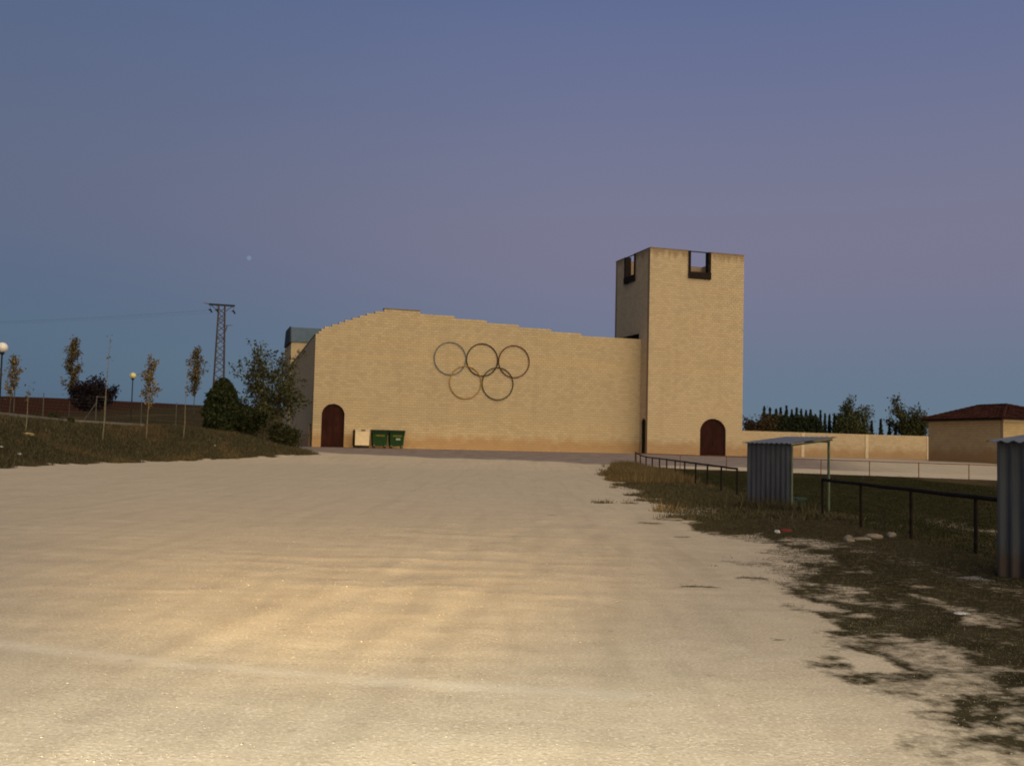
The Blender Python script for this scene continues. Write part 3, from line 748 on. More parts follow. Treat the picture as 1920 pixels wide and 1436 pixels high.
MB().hexa([(-.10, -.437, .62), (.24, -.437, .62), (.24, -.41, .62), (-.10, -.41, .62), (-.10, -.452, .76), (.24, -.452, .76), (.24, -.425, .76), (-.10, -.425, .76)]).build('sticker', MT['bin_sticker'], t)

# ---- boundary wall to the right of the tower
bw = thing('boundary_wall', 'low sandy block wall with pale pilasters running from the tower to the tiled house', 'wall', bworld(35.752, 5.0, -.15), BYAW)
block_wall(bw, [(0, 27, 2.4)], [], ffr, .22, 'wall_block', 'wall_face', z0=-.4)
for s in (.25, 3.1, 10.1, 17.1, 24.1):
    MB().box(s - .16, s + .16, -.05, .25, -.3, 2.43).build('pilaster', MT['plaster'], bw)
MB().box(.002, 27, -.02, .24, 2.401, 2.44).build('coping', MT['plaster'], bw)

# ---- house with the tiled hipped roof
HN = (36.43, 76.0, 1.08)
house = thing('house', 'single storey block house with a hipped terracotta roof at the end of the low wall', 'house', HN, BYAW)
HL, HD, HE = 7.4, 8.15, 3.26
block_wall(house, [(0, HL, HE)], [], ffr, .3, 'house_block', 'front_wall', z0=-.6)
block_wall(house, [(.3, HD, HE)], [], tl, .3, 'house_block', 'left_wall', z0=-.6)
MB().box(HL - .3, HL, .3, HD, -.4, HE).build('right_wall', MT['mortar'], house)
MB().box(.3, HL - .3, HD - .3, HD, -.4, HE).build('back_wall', MT['mortar'], house)
OV, RZ = .38, 1.12
e4 = [(-OV, -OV), (HL + OV, -OV), (HL + OV, HD + OV), (-OV, HD + OV)]
r1, r2 = (HL / 2 - .65, 2.95), (HL / 2 - .65, 6.0)
ez = HE + .10
mb = MB().poly([(*q, ez) for q in e4] + [(*r1, ez + RZ), (*r2, ez + RZ)] + [(*q, ez - .08) for q in e4],
               [(0, 1, 4), (1, 2, 5, 4), (2, 3, 5), (3, 0, 4, 5), (0, 6, 7, 1), (1, 7, 8, 2), (2, 8, 9, 3), (3, 9, 6, 0), (6, 9, 8, 7)])
roof = mb.build('roof', MT['rust'], house)
tl_ = MB()
def tile_rows(a, b, ra, rb):
    """rows of barrel tiles from eave line a-b up to ridge segment ra-rb"""
    a, b, ra, rb = (Vector(q) for q in (a, b, ra, rb))
    L = (b - a).length; u = (b - a) / L
    n = int(L / .24)
    s_a, s_b = (ra - a).dot(u), (rb - a).dot(u)
    up = ((ra - a) - u * s_a)
    nrm = u.cross(up).normalized()
    for q in range(n):
        s = (q + .5) * L / n
        t = min(1, s / s_a if s < s_a else 1, (L - s) / (L - s_b) if s > s_b else 1)
        m_ = max(1, int(t * up.length / .38))
        for j in range(m_):
            t0, t1 = t * j / m_, t * (j + 1) / m_
            p0 = a + u * s + up * t0 + nrm * .045; p1 = a + u * s + up * (t1 + .02) + nrm * .015
            pts = []
            for p_, w in ((p0, .105), (p1, .085)):
                for k_ in range(5):
                    an = math.pi * k_ / 4
                    pts.append(p_ + u * (math.cos(an) * w) + nrm * (math.sin(an) * w * .8))
            tl_.poly(pts, [(k_, k_ + 1, k_ + 6, k_ + 5) for k_ in range(4)] + [(4, 3, 2, 1, 0)])
E3 = [(*q, ez) for q in e4]; R1, R2 = (*r1, ez + RZ), (*r2, ez + RZ)
tile_rows(E3[0], E3[1], R1, R1); tile_rows(E3[3], E3[0], R2, R1); tile_rows(E3[1], E3[2], R1, R2)
tl_.build('tiles', MT['rt_tile'], roof, kind='stuff')
rd = MB()
for a, b in ((E3[0], R1), (E3[1], R1), (R1, R2), (R2, E3[3])):
    a, b = Vector(a), Vector(b); n = int((b - a).length / .4)
    for q in range(n):
        rd.tube([a.lerp(b, q / n) + Vector((0, 0, .09)), a.lerp(b, (q + 1.1) / n) + Vector((0, 0, .075))], [.13, .11], 6)
rd.build('ridge_tiles', MT['rt_tile'], roof, kind='stuff')
MB().box(-.05, HL + .05, -.12, -.002, HE - .12, HE + .018).build('cornice', MT['plaster'], house)
# ---------------------------------------------------------------- touch-line rails
gh = lambda x, y: float(height(np.array(x), np.array(y), False))
def rail_fence(name, label, pts, mat, h, post, railw, group=None, sides=6):
    base = pts[0]
    t = thing(name, label, 'fence', (base[0], base[1], gh(*base)), 0, group)
    o = Vector((base[0], base[1], gh(*base)))
    tops = []
    for x, y in pts:
        z = gh(x, y) - o.z; q = rng.uniform(-.012, .012, 2)
        MB().tube([(x - o.x, y - o.y, z - .35), (x - o.x + q[0], y - o.y + q[1], z + h - .01)], post, sides).build('post', MT[mat], t)
        tops.append((x - o.x + q[0], y - o.y + q[1], z + h + .01))
    for a, b in zip(tops[:-1], tops[1:]):
        m_ = ((a[0] + b[0]) / 2, (a[1] + b[1]) / 2, (a[2] + b[2]) / 2 - .012)
        MB().tube([a, m_, b], railw, sides).build('rail', MT[mat], t)
    return t
nf = lambda y: (7.58 + .006 * (y - 16.7), y)
rail_fence('rail_fence', 'dark metal rail on thin posts between the two corrugated shelters', [nf(y) for y in (13.95, 16.75, 19.5, 22.3, 25.1)], 'rail', .97, .033, .040)
rail_fence('rail_fence', 'dark metal rail on many thin posts running from the far shelter towards the tower', [nf(y) for y in np.arange(34.8, 65, 2.72)], 'rail', .98, .036, .038)
cr0 = nf(64.9); far_pts = [(cr0[0] + 2.78 * q, 65.0 - .19 * 2.78 * q) for q in range(1, 11)]
rail_fence('rail_fence', 'rusty red metal rail along the far edge of the pitch', [(cr0[0] + .12, 65.05)] + far_pts, 'rail_rust', .92, .026, .026)

# ---------------------------------------------------------------- corrugated shelters
def corr(mb, p0, u, v, L, V, pitch=.18, amp=.020, nrm=Vector((0, 0, 1)), per=6):
    """corrugated sheet with thickness: ridges run along v, wave along u"""
    p0, u, v, nrm = Vector(p0), Vector(u), Vector(v), Vector(nrm)
    n = int(L / pitch * per)
    pts = []
    for q in range(n + 1):
        s = L * q / n; w = amp * math.sin(2 * math.pi * s / pitch)
        for off in (0, .004):
            pts += [p0 + u * s + nrm * (w + off), p0 + u * s + v * V + nrm * (w + off)]
    fs = []
    for q in range(n):
        a, b = q * 4, q * 4 + 4
        fs += [(a, b, b + 1, a + 1), (a + 2, a + 3, b + 3, b + 2), (a, a + 2, b + 2, b), (a + 1, b + 1, b + 3, a + 3)]
    fs += [(0, 1, 3, 2), (n * 4, n * 4 + 2, n * 4 + 3, n * 4 + 1)]
    mb.poly(pts, fs)
def shelter(x, y, label, rz, L=1.62, V=1.42, footing=False):
    """origin at the back corner; local x along the back wall, local y towards the open front"""
    t = thing('corrugated_shelter', label, 'shelter', (x, y, gh(x, y)), rz, 'players shelters beside the pitch')
    hb, hf = 1.80, 1.97
    mb = MB(); corr(mb, (0, 0, -.05), (1, 0, 0), (0, 0, 1), L, hb + .095, nrm=(0, -1, 0)); mb.build('back_sheet', MT['sheet'], t)
    mb = MB(); sl = (hf - hb) / V
    v = Vector((0, 1, sl)).normalized()
    corr(mb, (-.09, -.12, hb + .055 - .12 * sl), (1, 0, 0), v, L + .2, V + .30, amp=.015, nrm=Vector((0, -sl, 1)).normalized()); mb.build('roof_sheet', MT['roof_sheet'], t)
    for px, py, h in ((.03, .05, hb), (L - .03, .05, hb), (.03, V, hf), (L - .03, V, hf)):
        MB().box(px - .025, px + .025, py - .025, py + .025, -.2, h).build('post', MT['green_frame'], t)
    for px in (.03, L - .03):
        MB().hexa([(px - .022, .0, hb - .03), (px + .022, .0, hb - .03), (px + .022, V + .12, hf - .02), (px - .022, V + .12, hf - .02), (px - .022, .0, hb + .015), (px + .022, .0, hb + .015), (px + .022, V + .12, hf + .03), (px - .022, V + .12, hf + .03)]).build('rafter', MT['green_frame'], t)
    for py, h in ((.08, hb - .04), (V, hf - .045)):
        MB().box(.056, L - .056, py - .02, py + .02, h - .03, h + .01).build('purlin', MT['green_frame'], t)
    if footing:
        MB().box(-.22, L + .5, -.62, V + .3, -.25, .035).build('footing', MT['concrete'], t, bevel=.015)
    c, s = math.cos(rz), math.sin(rz)
    b = thing('bench', 'low green bench inside the ' + ('far corrugated shelter, its end showing' if not footing else 'near corrugated shelter at the frame edge'), 'bench', (x + c * (L * .5 + .06) - s * .33, y + s * (L * .5 + .06) + c * .33, gh(x, y)), rz, 'benches inside the shelters')
    for yy in (-.13, -.005, .12):
        MB().box(-L * .5 + .06, L * .5 + .03, yy - .055, yy + .055, .40, .432).build('slat', MT['bench_green'], b)
    for sx in (-1, 1):
        ex = sx * (L * .5 - .05)
        for yy in (-.15, .14):
            MB().box(ex - .018, ex + .018, yy - .018, yy + .018, -.05, .365).build('leg', MT['bench_green'], b)
        MB().box(ex - .016, ex + .016, -.18, .17, .366, .398).build('bearer', MT['bench_green'], b)
shelter(6.49, 28.18, 'whole grey corrugated metal shelter with a sloping roof on thin green posts', math.radians(-59.5))
shelter(6.55, 13.84, 'near grey corrugated metal shelter cut off by the right edge, on a concrete footing', math.radians(-59.5), footing=True)

# ---------------------------------------------------------------- left bank: kerb, wire fence, lamps, pylon
def crest(y, off):
    xs = np.linspace(-40, -15, 2001); d = embank(xs, np.full_like(xs, y)); k_ = np.argmin(abs(d - off)); return float(xs[k_])
kp = [(crest(y, 6.0), y) for y in np.arange(44, 66.3, 1.0)]
kerb = thing('kerb', 'pale concrete kerb along the top of the grassy bank', 'kerb', (kp[0][0], kp[0][1], gh(*kp[0])))
k0 = kerb.location
for (x0, y0), (x1, y1) in zip(kp[:-1], kp[1:]):
    a = Vector((x0, y0, gh(x0, y0))) - k0; b = Vector((x1, y1, gh(x1, y1))) - k0
    n_ = Vector((-(b - a).y, (b - a).x, 0)).normalized() * .08; b = a.lerp(b, .988)
    up = Vector((0, 0, .17)); dn = Vector((0, 0, -.2))
    MB().hexa([a - n_ + dn, a + n_ + dn, b + n_ + dn, b - n_ + dn, a - n_ + up, a + n_ + up, b + n_ + up, b - n_ + up][:]).build('kerbstone', MT['kerb'], kerb)

wf_pts = [(crest(y, 8.4), y) for y in np.arange(46, 63.5, 2.4)] + [(-25.95, 64.2), (-25.40, 64.3), (-24.2, 67.2), (-22.7, 69.6), (-21.2, 71.6)]
wf = thing('wire_fence', 'wire mesh fence on thin pale posts along the top of the grassy bank', 'fence', (*wf_pts[0], gh(*wf_pts[0])))
w0 = wf.location.copy()
MT['wire'] = simple('wire', (.10, .095, .085), .6); MT['fence_post'] = simple('fence_post', (.11, .11, .095), .7)
for x, y in wf_pts:
    z = gh(x, y); MB().tube([(x - w0.x, y - w0.y, z - w0.z - .3), (x - w0.x, y - w0.y, z - w0.z + 1.72)], .026, 6).build('post', MT['fence_post'], wf)
mesh_w = MB()
for (xa, ya), (xb, yb) in zip(wf_pts[:-1], wf_pts[1:]):
    a = Vector((xa, ya, gh(xa, ya))) - w0; b = Vector((xb, yb, gh(xb, yb))) - w0
    for hh in np.arange(.06, 1.7, .2): mesh_w.tube([a + Vector((0, 0, hh)), b + Vector((0, 0, hh))], .003, 3, False)
    L_ = (b - a).length; n = int(L_ / .3)
    for q in range(n):
        p_ = a.lerp(b, (q + .5) / n); r_ = a.lerp(b, min(1, (q + .5) / n + .6 / L_))
        mesh_w.tube([p_ + Vector((0, 0, .06)), r_ + Vector((0, 0, 1.66))], .0022, 3, False)
mesh_w.build('wire_mesh', MT['wire'], wf, kind='stuff')
a = Vector((-25.95, 64.2, gh(-25.95, 64.2))) - w0; b = Vector((-25.40, 64.3, gh(-25.4, 64.3))) - w0
MB().tube([a + Vector((0, 0, 1.66)), b + Vector((0, 0, 1.66))], .022, 6).build('top_rail', MT['fence_post'], wf)
MB().tube([a + Vector((0, 0, 1.3)), a + Vector((-.62, -.5, .02))], .02, 6).build('brace', MT['fence_post'], wf)

def globe_lamp(x, y, h, r, mat, label):
    t = thing('street_lamp', label, 'street lamp', (x, y, gh(x, y)), 0, 'globe lamps on the bank')
    MB().lathe([(.11, -.1), (.11, .35), (.06, .42), (.05, 1.2), (.045, h - 2 * r - .12)], 12).build('pole', MT['lamp_metal'], t, True)
    MB().lathe([(.05, h - 2 * r - .12), (.13, h - 2 * r - .05), (.13, h - 2 * r + .02), (.10, h - 2 * r + .035)], 12).build('collar', MT['lamp_metal'], t, True)
    MB().lathe([(r * math.sin(q * math.pi / 14), h - r - r * math.cos(q * math.pi / 14)) for q in range(1, 14)], 20).build('globe', MT[mat], t, True)
globe_lamp(-28.42, 57.0, 4.07, .29, 'globe_white', 'white globe lamp on a dark pole at the left edge of the picture')
globe_lamp(-32.55, 88.0, 4.75, .26, 'globe_yellow', 'yellowish globe lamp on a thin dark pole beyond the bank')

py_ = thing('lattice_pylon', 'slender steel lattice power pylon behind the dark conical tree', 'pylon', (-26.31, 92.0, gh(-26.31, 92)), math.radians(20))
H_ = 11.75
mw = lambda z: .56 - .30 * z / H_
for sx in (-1, 1):
    for sy in (-1, 1):
        MB().tube([(sx * mw(-.3), sy * mw(-.3), -.3), (sx * mw(H_), sy * mw(H_), H_)], .055, 4).build('leg', MT['pylon'], py_)
lt = MB(); z = .1; q = 0
while z < H_ - .45:
    z2 = min(H_, z + 1.25 * mw(z) + .16)
    for (ax, ay, bx, by) in ((-1, -1, 1, -1), (1, -1, 1, 1), (1, 1, -1, 1), (-1, 1, -1, -1)):
        if q % 2: ax, ay, bx, by = bx, by, ax, ay
        lt.tube([(ax * mw(z), ay * mw(z), z), (bx * mw(z2), by * mw(z2), z2)], .034, 4)
        if q % 3 == 0: lt.tube([(ax * mw(z), ay * mw(z), z), (bx * mw(z), by * mw(z), z)], .02, 4)
    z = z2; q += 1
lt.build('lattice', MT['pylon'], py_, kind='stuff')
arm = MB()
for sy in (-.2, .2): arm.box(-1.12, 1.12, sy - .04, sy + .04, H_ - .06, H_ + .06)
for xx in np.linspace(-1.1, 1.1, 7): arm.box(xx - .03, xx + .03, -.16, .16, H_ - .04, H_ + .04)
arm.build('cross_arm', MT['pylon_dark'], py_)
MB().tube([(-.3, 0, H_ - .55), (-.95, 0, H_ - .06)], .03, 4).build('arm_brace', MT['pylon'], py_)
MB().tube([(.3, 0, H_ - .55), (.95, 0, H_ - .06)], .03, 4).build('arm_brace', MT['pylon'], py_)
MB().tube([(-1.12, 0, H_ + .02), (-1.55, -.05, H_ + .08)], .035, 5).build('arm_tip', MT['rail_rust'], py_)
MB().tube([(.2, 0, H_ - 1.85), (1.0, .1, H_ - 1.75)], .03, 5).build('bracket', MT['pylon'], py_)
MB().tube([(.55, .06, H_ - 1.8), (.30, .02, H_ - 2.7)], .045, 5).build('cable_guard', MT['pylon'], py_)
for xx in (-1.0, -.42, 1.02):
    MB().tube([(xx, 0, H_ - .06), (xx, 0, H_ - .48)], .015, 5).tube([(xx - .14, -.05, H_ - .50), (xx, 0, H_ - .46), (xx + .17, .05, H_ - .72)], [.05, .085, .06], 7).build('insulator', MT['insulator'], py_)
for n_, (xx, zz) in enumerate(((-1.0, -.48), (-.42, -.48), (1.02, -.48))):
    c_, s_ = math.cos(math.radians(20)), math.sin(math.radians(20))
    p_ = Vector((-26.31 + c_ * xx, 92 + s_ * xx, gh(-26.31, 92) + H_ + zz)); e_ = p_ + Vector((-75, 12, -.6))
    path = [p_.lerp(e_, q / 16) - Vector((0, 0, 5.2 * (q / 16) * (1 - q / 16))) for q in range(17)]
    tag(MB().tube(path, .0032, 4).build('power_cable', MT['insulator']), ('thin overhead cable from the left end of the pylon arm', 'thin overhead cable from the middle of the pylon arm', 'thin overhead cable from the right end of the pylon arm')[n_], 'cable', 'overhead cables left of the pylon')

# ---------------------------------------------------------------- trees
def leaf_cards(name, centres, size, mat, parent, flat=.0, long=1.0):
    m = len(centres)
    c = np.asarray(centres, float)
    a = rng.normal(size=(m, 3)); a /= np.linalg.norm(a, axis=1)[:, None]
    b = rng.normal(size=(m, 3)); b -= (b * a).sum(1)[:, None] * a; b /= np.linalg.norm(b, axis=1)[:, None]
    s = size * rng.uniform(.55, 1.35, m)[:, None]
    a *= s * long; b *= s * .55
    v = np.stack([c - a, c - b * .9 + a * .1, c + a, c + b + a * .1], 1).reshape(-1, 3)
    me = np_mesh(name, v, np.arange(4 * m).reshape(-1, 4))
    return link_mesh(name, me, MT[mat], parent)

def wander(p, d, L, n, bend, lift=0.0):
    path = [Vector(p)]; d = Vector(d).normalized()
    for _ in range(n):
        d = (d + Vector(rng.normal(0, bend, 3)) + Vector((0, 0, lift))).normalized()
        path.append(path[-1] + d * (L / n))
    return path

def broad_tree(name, label, x, y, h, spread, mats, nlimb, twigs, leaf, per, first=.15, group=None, shoots=0, low=0.0, clump=.22, rise=.8, trunk_r=.13, z=None):
    t = thing(name, label, 'tree', (x, y, gh(x, y) if z is None else z), 0, group)
    wood = MB(); pts = []
    wood.tube([(0, 0, -.3), (.02, 0, h * .25), (.05, .03, h * .55)], [trunk_r * 1.15, trunk_r * .85, trunk_r * .4], 8)
    for q in range(nlimb):
        an = 2 * math.pi * (q + rng.uniform(-.3, .3)) / nlimb * (1 if nlimb < 9 else 2.4)
        z0 = h * rng.uniform(first, .45); out = spread * rng.uniform(.55, 1.0)
        top = h * rng.uniform(low + .18, .95)
        d = Vector((math.cos(an) * out, math.sin(an) * out, max(.1, (top - z0)) * rise))
        path = wander((0.02, 0, z0), d, d.length, 6, .13, .05)
        wood.tube(path, [trunk_r * .5 * (1 - .85 * j / 6) + .006 for j in range(7)], 5)
        for j in range(2, 7):
            for _ in range(twigs):
                tp = wander(path[j], Vector(rng.normal(0, 1, 3)) + Vector((0, 0, .3)) + d.normalized() * .5, spread * rng.uniform(.16, .42), 3, .3)
                wood.tube(tp, [.014, .011, .008, .005], 3, False)
                for node in tp[1:]:
                    m = int(per * rng.uniform(.3, 1.6)); pts.append(rng.normal(0, clump, (m, 3)) + np.array(node))
    for _ in range(shoots):
        an = rng.uniform(0, 6.28); r_ = spread * rng.uniform(.2, .8); p = Vector((math.cos(an) * r_ * .6, math.sin(an) * r_ * .6, h * rng.uniform(.5, .7)))
        path = wander(p, (math.cos(an) * .7, math.sin(an) * .7, 1.0), h * rng.uniform(.2, .36), 5, .16)
        wood.tube(path, [.03, .025, .02, .015, .01, .006], 4)
        for node in path[1:]:
            m = int(per * 1.5 * rng.uniform(.4, 1.5)); pts.append(rng.normal(0, clump * .8, (m, 3)) + np.array(node))
    wood.build('trunk', MT[mats[0]], t)
    c = np.concatenate(pts); c = c[c[:, 2] > .12]
    leaf_cards('crown', c, leaf, mats[1], t)
    return t

def sapling(label, x, y, h, w, dens, mats, z0=.45, lean=0.0, bare=False, name='sapling_tree', leaf=.085, rt=.035):
    t = thing(name, label, 'tree', (x, y, gh(x, y)), 0, 'young trees planted on the bank')
    wood = MB(); pts = []
    path = [Vector((lean * (q / 8) ** 1.3 * h + rng.normal(0, .012), rng.normal(0, .02), -.25 + (h + .25) * q / 8)) for q in range(9)]
    wood.tube(path, [rt * (1 - .85 * q / 8) for q in range(9)], 6)
    nb = 22 if not bare else 9
    for q in range(nb):
        f = z0 + (1 - z0) * (q + rng.uniform(0, .6)) / nb; f = min(f, .97)
        p = Vector((lean * f ** 1.3 * h, 0, f * h)); an = rng.uniform(0, 6.28)
        L_ = w * rng.uniform(.5, 1.1) * (1.15 - .6 * abs((f - z0) / (1 - z0) - .4))
        tp = wander(p, (math.cos(an), math.sin(an), 1.7), L_ * 2.0, 4, .12)
        wood.tube(tp, [.012, .010, .008, .006, .004], 3, False)
        if not bare or q % 4 == 0:
            for node in tp[1:]:
                pts.append(rng.normal(0, .10, (int(dens * rng.uniform(.2, 1.7)), 3)) * (1, 1, 1.5) + np.array(node))
    wood.build('trunk', MT[mats[0]], t)
    if pts:
        leaf_cards('crown', np.concatenate(pts), leaf, mats[1], t)
    return t

broad_tree('large_tree', 'loose open crowned tree with straggling shoots in front of the building side wall', -17.5, 73.0, 7.0, 2.9, ('bark', 'leaf_big'), 17, 3, .115, 8, .05, shoots=14, low=-.1, clump=.17, rise=.95)
broad_tree('bush', 'dark low bush under the open crowned tree beside the building corner', -16.2, 73.4, 1.9, 1.0, ('bark', 'leaf_bush'), 13, 3, .10, 12, .05, low=-.1, clump=.2, rise=.6, trunk_r=.06)
broad_tree('plum_tree', 'dark purple leaved round plum tree beside the wire fence brace', -28.0, 68.0, 3.35, 1.42, ('bark', 'leaf_plum'), 17, 4, .10, 11, .36, low=.28, clump=.16, rise=.8, trunk_r=.07)
# conical evergreen
t = thing('conical_tree', 'dense dark conical evergreen between the pylon foot and the open crowned tree', 'tree', (-20.0, 71.0, gh(-20.0, 71)))
MB().tube([(0, 0, -.2), (0, 0, 3.2)], [.12, .02], 7).build('trunk', MT['bark'], t)
m = 16000; f = rng.uniform(0, 1, m) ** 1.35; an = rng.uniform(0, 6.28, m)
prof_r = 1.22 * np.interp(f, [0, .1, .35, .7, .9, 1], [.85, 1.0, .98, .72, .46, .14]); wob = 1 + .26 * vnoise(an * 1.6, f * 6, 9) + .16 * vnoise(an * 4, f * 16, 19)
rad = prof_r * wob * rng.uniform(0, 1, m) ** .34 * (1 + .10 * rng.normal(0, 1, m) * (rng.uniform(0, 1, m) < .35))
leaf_cards('crown', np.column_stack([np.cos(an) * rad, np.sin(an) * rad, .05 + f * 3.55]), .10, 'leaf_cone', t, long=1.3)
# more low evergreen growth filling in to the right of the cone
broad_tree('bush', 'dense dark shrub growing between the conical evergreen and the open crowned tree', -18.7, 71.6, 2.7, 1.35, ('bark', 'leaf_cone'), 16, 4, .095, 12, .06, low=-.05, clump=.2, rise=.7, trunk_r=.06)

sapling('half bare young tree with yellow brown leaves behind the left edge globe lamp', -29.3, 60, 3.35, .36, 9, ('bark_grey', 'leaf_autumn'), .35, .03)
sapling('tall narrow poplar with dull green leaves rising behind the purple plum tree', -31.0, 72, 5.6, .50, 26, ('bark_grey', 'leaf_poplar'), .38, .015)
sapling('very tall thin leafless sapling right of the purple plum tree', -23.95, 60.4, 6.1, .16, 2, ('bark_pale', 'leaf_poplar'), .60, .03, True)
sapling('short bare stake like sapling near the left end of the bank', -25.45, 54, 2.2, .12, 2, ('bark_pale', 'leaf_poplar'), .7, .01, True)
sapling('young tree with orange yellow leaves right of the yellowish globe lamp', -22.5, 63.5, 4.55, .40, 12, ('bark_pale', 'leaf_autumn'), .42, .03)
sapling('thin nearly leafless sapling just left of the reddish poplar', -20.95, 65.9, 4.7, .15, 2, ('bark_pale', 'leaf_autumn'), .55, .02, True)
sapling('narrow young poplar with reddish brown leaves left of the pylon', -22.0, 71, 5.2, .42, 19, ('bark_grey', 'leaf_poplar'), .42, .03)
for q, (px, y) in enumerate(((-30.6, 58.5), (-29.7, 59.4), (-29.0, 60.2), (-28.2, 61.0), (-27.4, 61.8), (-26.8, 62.6))):
    t = thing('small_shrub', ('small dark shrub behind the kerb at the left edge', 'second small dark shrub behind the kerb from the left edge', 'small dark shrub behind the kerb, middle of the row', 'small dark shrub behind the kerb left of the tallest one', 'tallest small dark shrub of the row behind the kerb', 'small dark shrub at the right end of the row behind the kerb')[q], 'shrub', (px + .35, y - 1, gh(px + .35, y - 1)), 0, 'small shrubs behind the kerb')
    r_ = .30 if q != 4 else .48
    c = rng.normal(0, 1, (420, 3)); c /= np.linalg.norm(c, axis=1)[:, None]; c *= (r_ * rng.uniform(.5, 1.05, 420))[:, None]; c[:, 2] = np.abs(c[:, 2]) * 1.1
    MB().tube([(0, 0, -.1), (0, 0, r_ * .8)], .02, 5).build('stem', MT['bark'], t)
    leaf_cards('foliage', c, .06, 'leaf_bush', t)

# trees beyond the boundary wall
def cypress_mesh(h, r, seed):
    g_ = np.random.default_rng(seed); m = 1500
    f = g_.uniform(0, 1, m) ** 1.2; an = g_.uniform(0, 6.28, m)
    tier = 1 + .22 * np.sin(f * 46 + seed)
    rad = r * np.interp(f, [0, .12, .5, .78, .9, 1], [.9, 1, .74, .40, .17, .02]) * tier * g_.uniform(0, 1, m) ** .4
    return np.column_stack([np.cos(an) * rad, np.sin(an) * rad, f * h])
row = [(30.8, 5.9), (31.5, 5.75), (32.25, 5.7), (32.8, 5.85), (33.5, 6.0), (34.15, 5.6), (34.75, 5.8), (35.3, 5.6), (35.9, 5.5), (36.45, 5.5),
       (37.05, 5.1), (37.65, 5.6), (38.2, 5.1), (38.75, 5.1), (39.35, 5.2), (40.1, 5.0), (43.9, 4.45), (45.0, 4.6), (46.05, 4.2), (46.8, 3.9)]
ORD = ('first', 'second', 'third', 'fourth', 'fifth', 'sixth', 'seventh', 'eighth', 'ninth', 'tenth')
for q, (x, h) in enumerate(row):
    yy = 125 + rng.uniform(-2, 2); x = x * yy / 125
    dense = q < 10
    t = thing('cypress_tree', ORD[q if q < 10 else q - 10 if q < 16 else q - 16] + (' cypress tip counted from the tower in the dense dark row' if dense else ' slim cypress right of the dense row, before the pale green tree' if q < 16 else ' small cypress in the gap between the pale green and olive trees'), 'tree', (x, yy, 1.12), rng.uniform(0, 6),
              ('dense cypress row right of the tower', 'thin cypress row behind the wall', 'small cypresses between the two broad trees')[0 if dense else 1 if q < 16 else 2])
    MB().tube([(0, 0, -.2), (0, 0, h * .9)], [.09, .015], 5).build('trunk', MT['bark'], t)
    leaf_cards('crown', cypress_mesh(h, (.62 if dense else .40 if q < 16 else .34) * rng.uniform(.85, 1.2), q + 1), .13, 'leaf_cypress', t, long=1.3)
t = thing('hedge', 'dense dark evergreen hedge below the cypress tips, right of the tower', 'hedge', (30.2, 122.5, 1.12))
m = 15000; hx = rng.uniform(0, 6.8, m); hz = rng.uniform(0, 1, m); top_ = 4.55 + .25 * vnoise(hx * 1.3, hx * 0, 3) + .12 * vnoise(hx * 4, hx * 0, 5) - .9 * ss(5.8, 6.8, hx)
c = np.column_stack([hx, rng.uniform(-1.1, 1.1, m), hz ** .8 * top_]); leaf_cards('foliage', c, .16, 'leaf_cypress', t, long=1.2)
broad_tree('broad_tree', 'brownish round tree next to the right edge of the tower, behind the low wall', 28.4, 119, 5.5, 1.9, ('bark', 'leaf_brown'), 13, 3, .17, 10, .12, low=.0, clump=.32, z=1.12)
broad_tree('broad_tree', 'broad pale green tree behind the low wall, left of the two near the house', 41.6, 125, 6.7, 2.0, ('bark', 'leaf_far'), 16, 4, .155, 10, .14, low=.1, clump=.26, z=1.12, rise=1.1)
broad_tree('broad_tree', 'narrow dark shrubby tree leaning against the left side of the broad pale green tree', 39.75, 123.5, 4.7, .6, ('bark', 'leaf_far'), 9, 3, .15, 9, .14, low=.1, clump=.22, z=1.12, rise=1.3)
broad_tree('broad_tree', 'dark olive tree behind the low wall, next to the tiled roof', 48.2, 124, 7.1, 2.3, ('bark', 'leaf_big'), 17, 4, .155, 10, .10, low=.02, clump=.26, z=1.12, rise=1.1)
p = np.column_stack([rng.uniform(36, 54, 9000), rng.uniform(120, 128, 9000)]); hh = 2.6 + .5 * fbm(p[:, 0] * .8, p[:, 1] * .3, 5, 3)
c = np.column_stack([p, 1.12 + rng.uniform(0, 1, 9000) * hh]); und = leaf_cards('undergrowth', c, .15, 'leaf_far', None); und['kind'] = 'stuff'

# ---------------------------------------------------------------- stones and litter
def lump(name, x, y, r, mat, label, cat, flat=.5, group=None, long=1.0, rz=0):
    n1, n2 = 7, 11; mb = MB(); sd = int(rng.integers(1, 999))
    prof = []
    for i in range(1, n1):
        th = math.pi * i / n1
        for j in range(n2):
            ph = 2 * math.pi * j / n2
            w = r * (1 + .28 * float(vnoise(math.cos(ph) * 1.6 + 3, math.sin(ph) * 1.6 + th * 1.7, sd)))
            prof.append((w * math.sin(th) * math.cos(ph) * long, w * math.sin(th) * math.sin(ph), w * math.cos(th) * flat))
    prof += [(0, 0, r * flat), (0, 0, -r * flat)]
    fs = [(i * n2 + j, (i + 1) * n2 + j, (i + 1) * n2 + (j + 1) % n2, i * n2 + (j + 1) % n2) for i in range(n1 - 2) for j in range(n2)]
    fs += [(len(prof) - 2, j, (j + 1) % n2) for j in range(n2)] + [(len(prof) - 1, (n1 - 2) * n2 + (j + 1) % n2, (n1 - 2) * n2 + j) for j in range(n2)]
    o = mb.poly(prof, fs).build(name, MT[mat]); o.location = (x, y, float(height(np.array(x), np.array(y))) + r * flat * .45); o.rotation_euler = (0, 0, rz)
    return tag(o, label, cat, group)
lump('stone', 6.12, 18.56, .10, 'stone', 'pale round stone at the left end of the rubble line by the rail', 'stone', .8, 'pale stones by the rail')
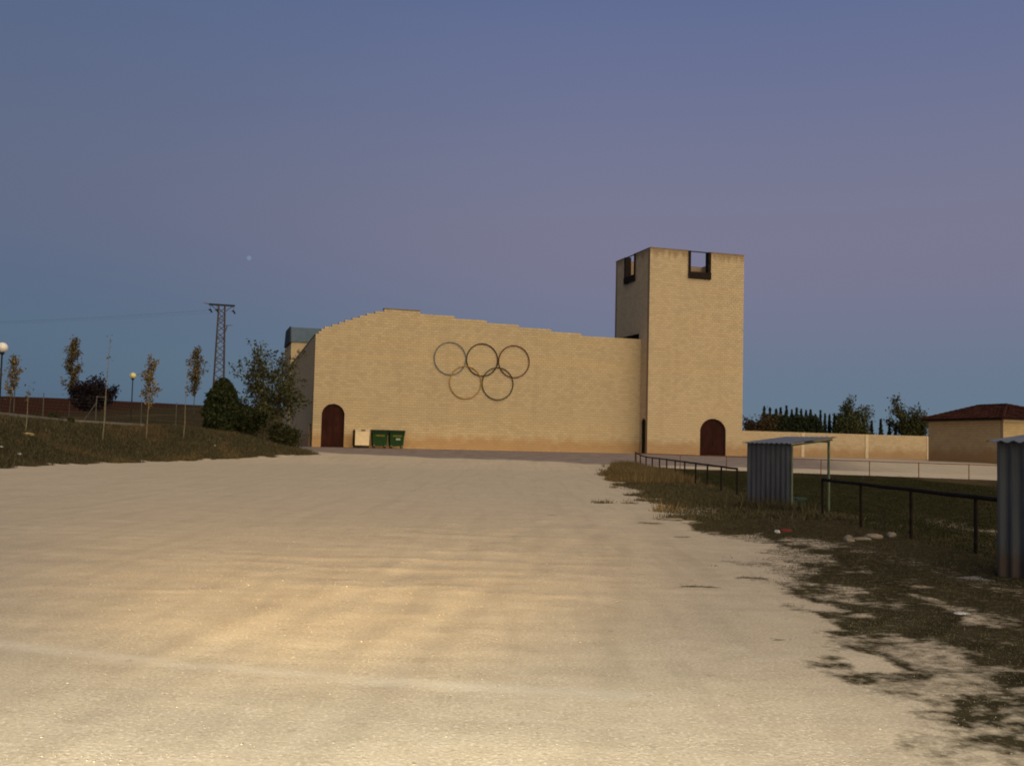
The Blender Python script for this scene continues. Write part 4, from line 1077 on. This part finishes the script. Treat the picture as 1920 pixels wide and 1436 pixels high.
lump('stone', 6.45, 18.95, .13, 'stone', 'long flat pale stone in the middle of the rubble line by the rail', 'stone', .35, 'pale stones by the rail', 2.0, .5)
lump('stone', 6.86, 19.45, .14, 'stone', 'largest pale stone near the right of the rubble line by the rail', 'stone', .5, 'pale stones by the rail', 1.4, .3)
lump('stone', 7.30, 19.70, .09, 'stone', 'small pale stone at the right end of the rubble line by the rail', 'stone', .7, 'pale stones by the rail')
lump('litter', 5.31, 20.41, .055, 'paper_white', 'crumpled white paper on the verge beside the red wrapper', 'litter', .8)
lump('litter', 5.58, 20.75, .07, 'paper_red', 'crumpled red wrapper on the verge beside the white paper', 'litter', .5, None, 1.6)
lump('litter', 4.61, 10.5, .05, 'paper_white', 'pale flattened paper in the dark weeds near the near shelter', 'litter', .25, None, 1.8)
lump('litter', -23.55, 49.4, .10, 'paper_white', 'white paper scrap low on the bank near its left end', 'litter', .6)
lump('litter', -19.06, 66.37, .08, 'paper_white', 'white scrap on the bank below the conical evergreen, left of another', 'litter', .7)
lump('litter', -19.14, 67.7, .10, 'stone', 'dull pale scrap on the bank below the conical evergreen, right of the white one', 'litter', .7)
lump('litter', -24.25, 49.05, .09, 'paper_white', 'whitish scrap on the bank at the very left edge', 'litter', .6)
lump('straw_heap', -25.1, 53.4, .30, 'straw', 'yellow heap of dry straw on the upper bank near its left end', 'straw heap', .35, None, 1.7, -.6)

# ---------------------------------------------------------------- the faint moon
mm = bpy.data.materials.new('moon'); mm.use_nodes = True; mt_ = mm.node_tree; mt_.nodes.remove(mt_.nodes['Principled BSDF'])
em = mt_.nodes.new('ShaderNodeEmission'); em.inputs['Color'].default_value = lin(120, 134, 154); em.inputs['Strength'].default_value = 1
mt_.links.new(em.outputs[0], mt_.nodes['Material Output'].inputs['Surface'])
mo = MB().lathe([(11 * math.sin(q * math.pi / 12), -11 * math.cos(q * math.pi / 12)) for q in range(1, 12)], 20).build('moon', mm, None, True)
mo.location = (-.2612 * 5000, 5000, EYE + .1764 * 5000)
tag(mo, 'tiny faint pale moon in the sky above the lattice pylon', 'moon')
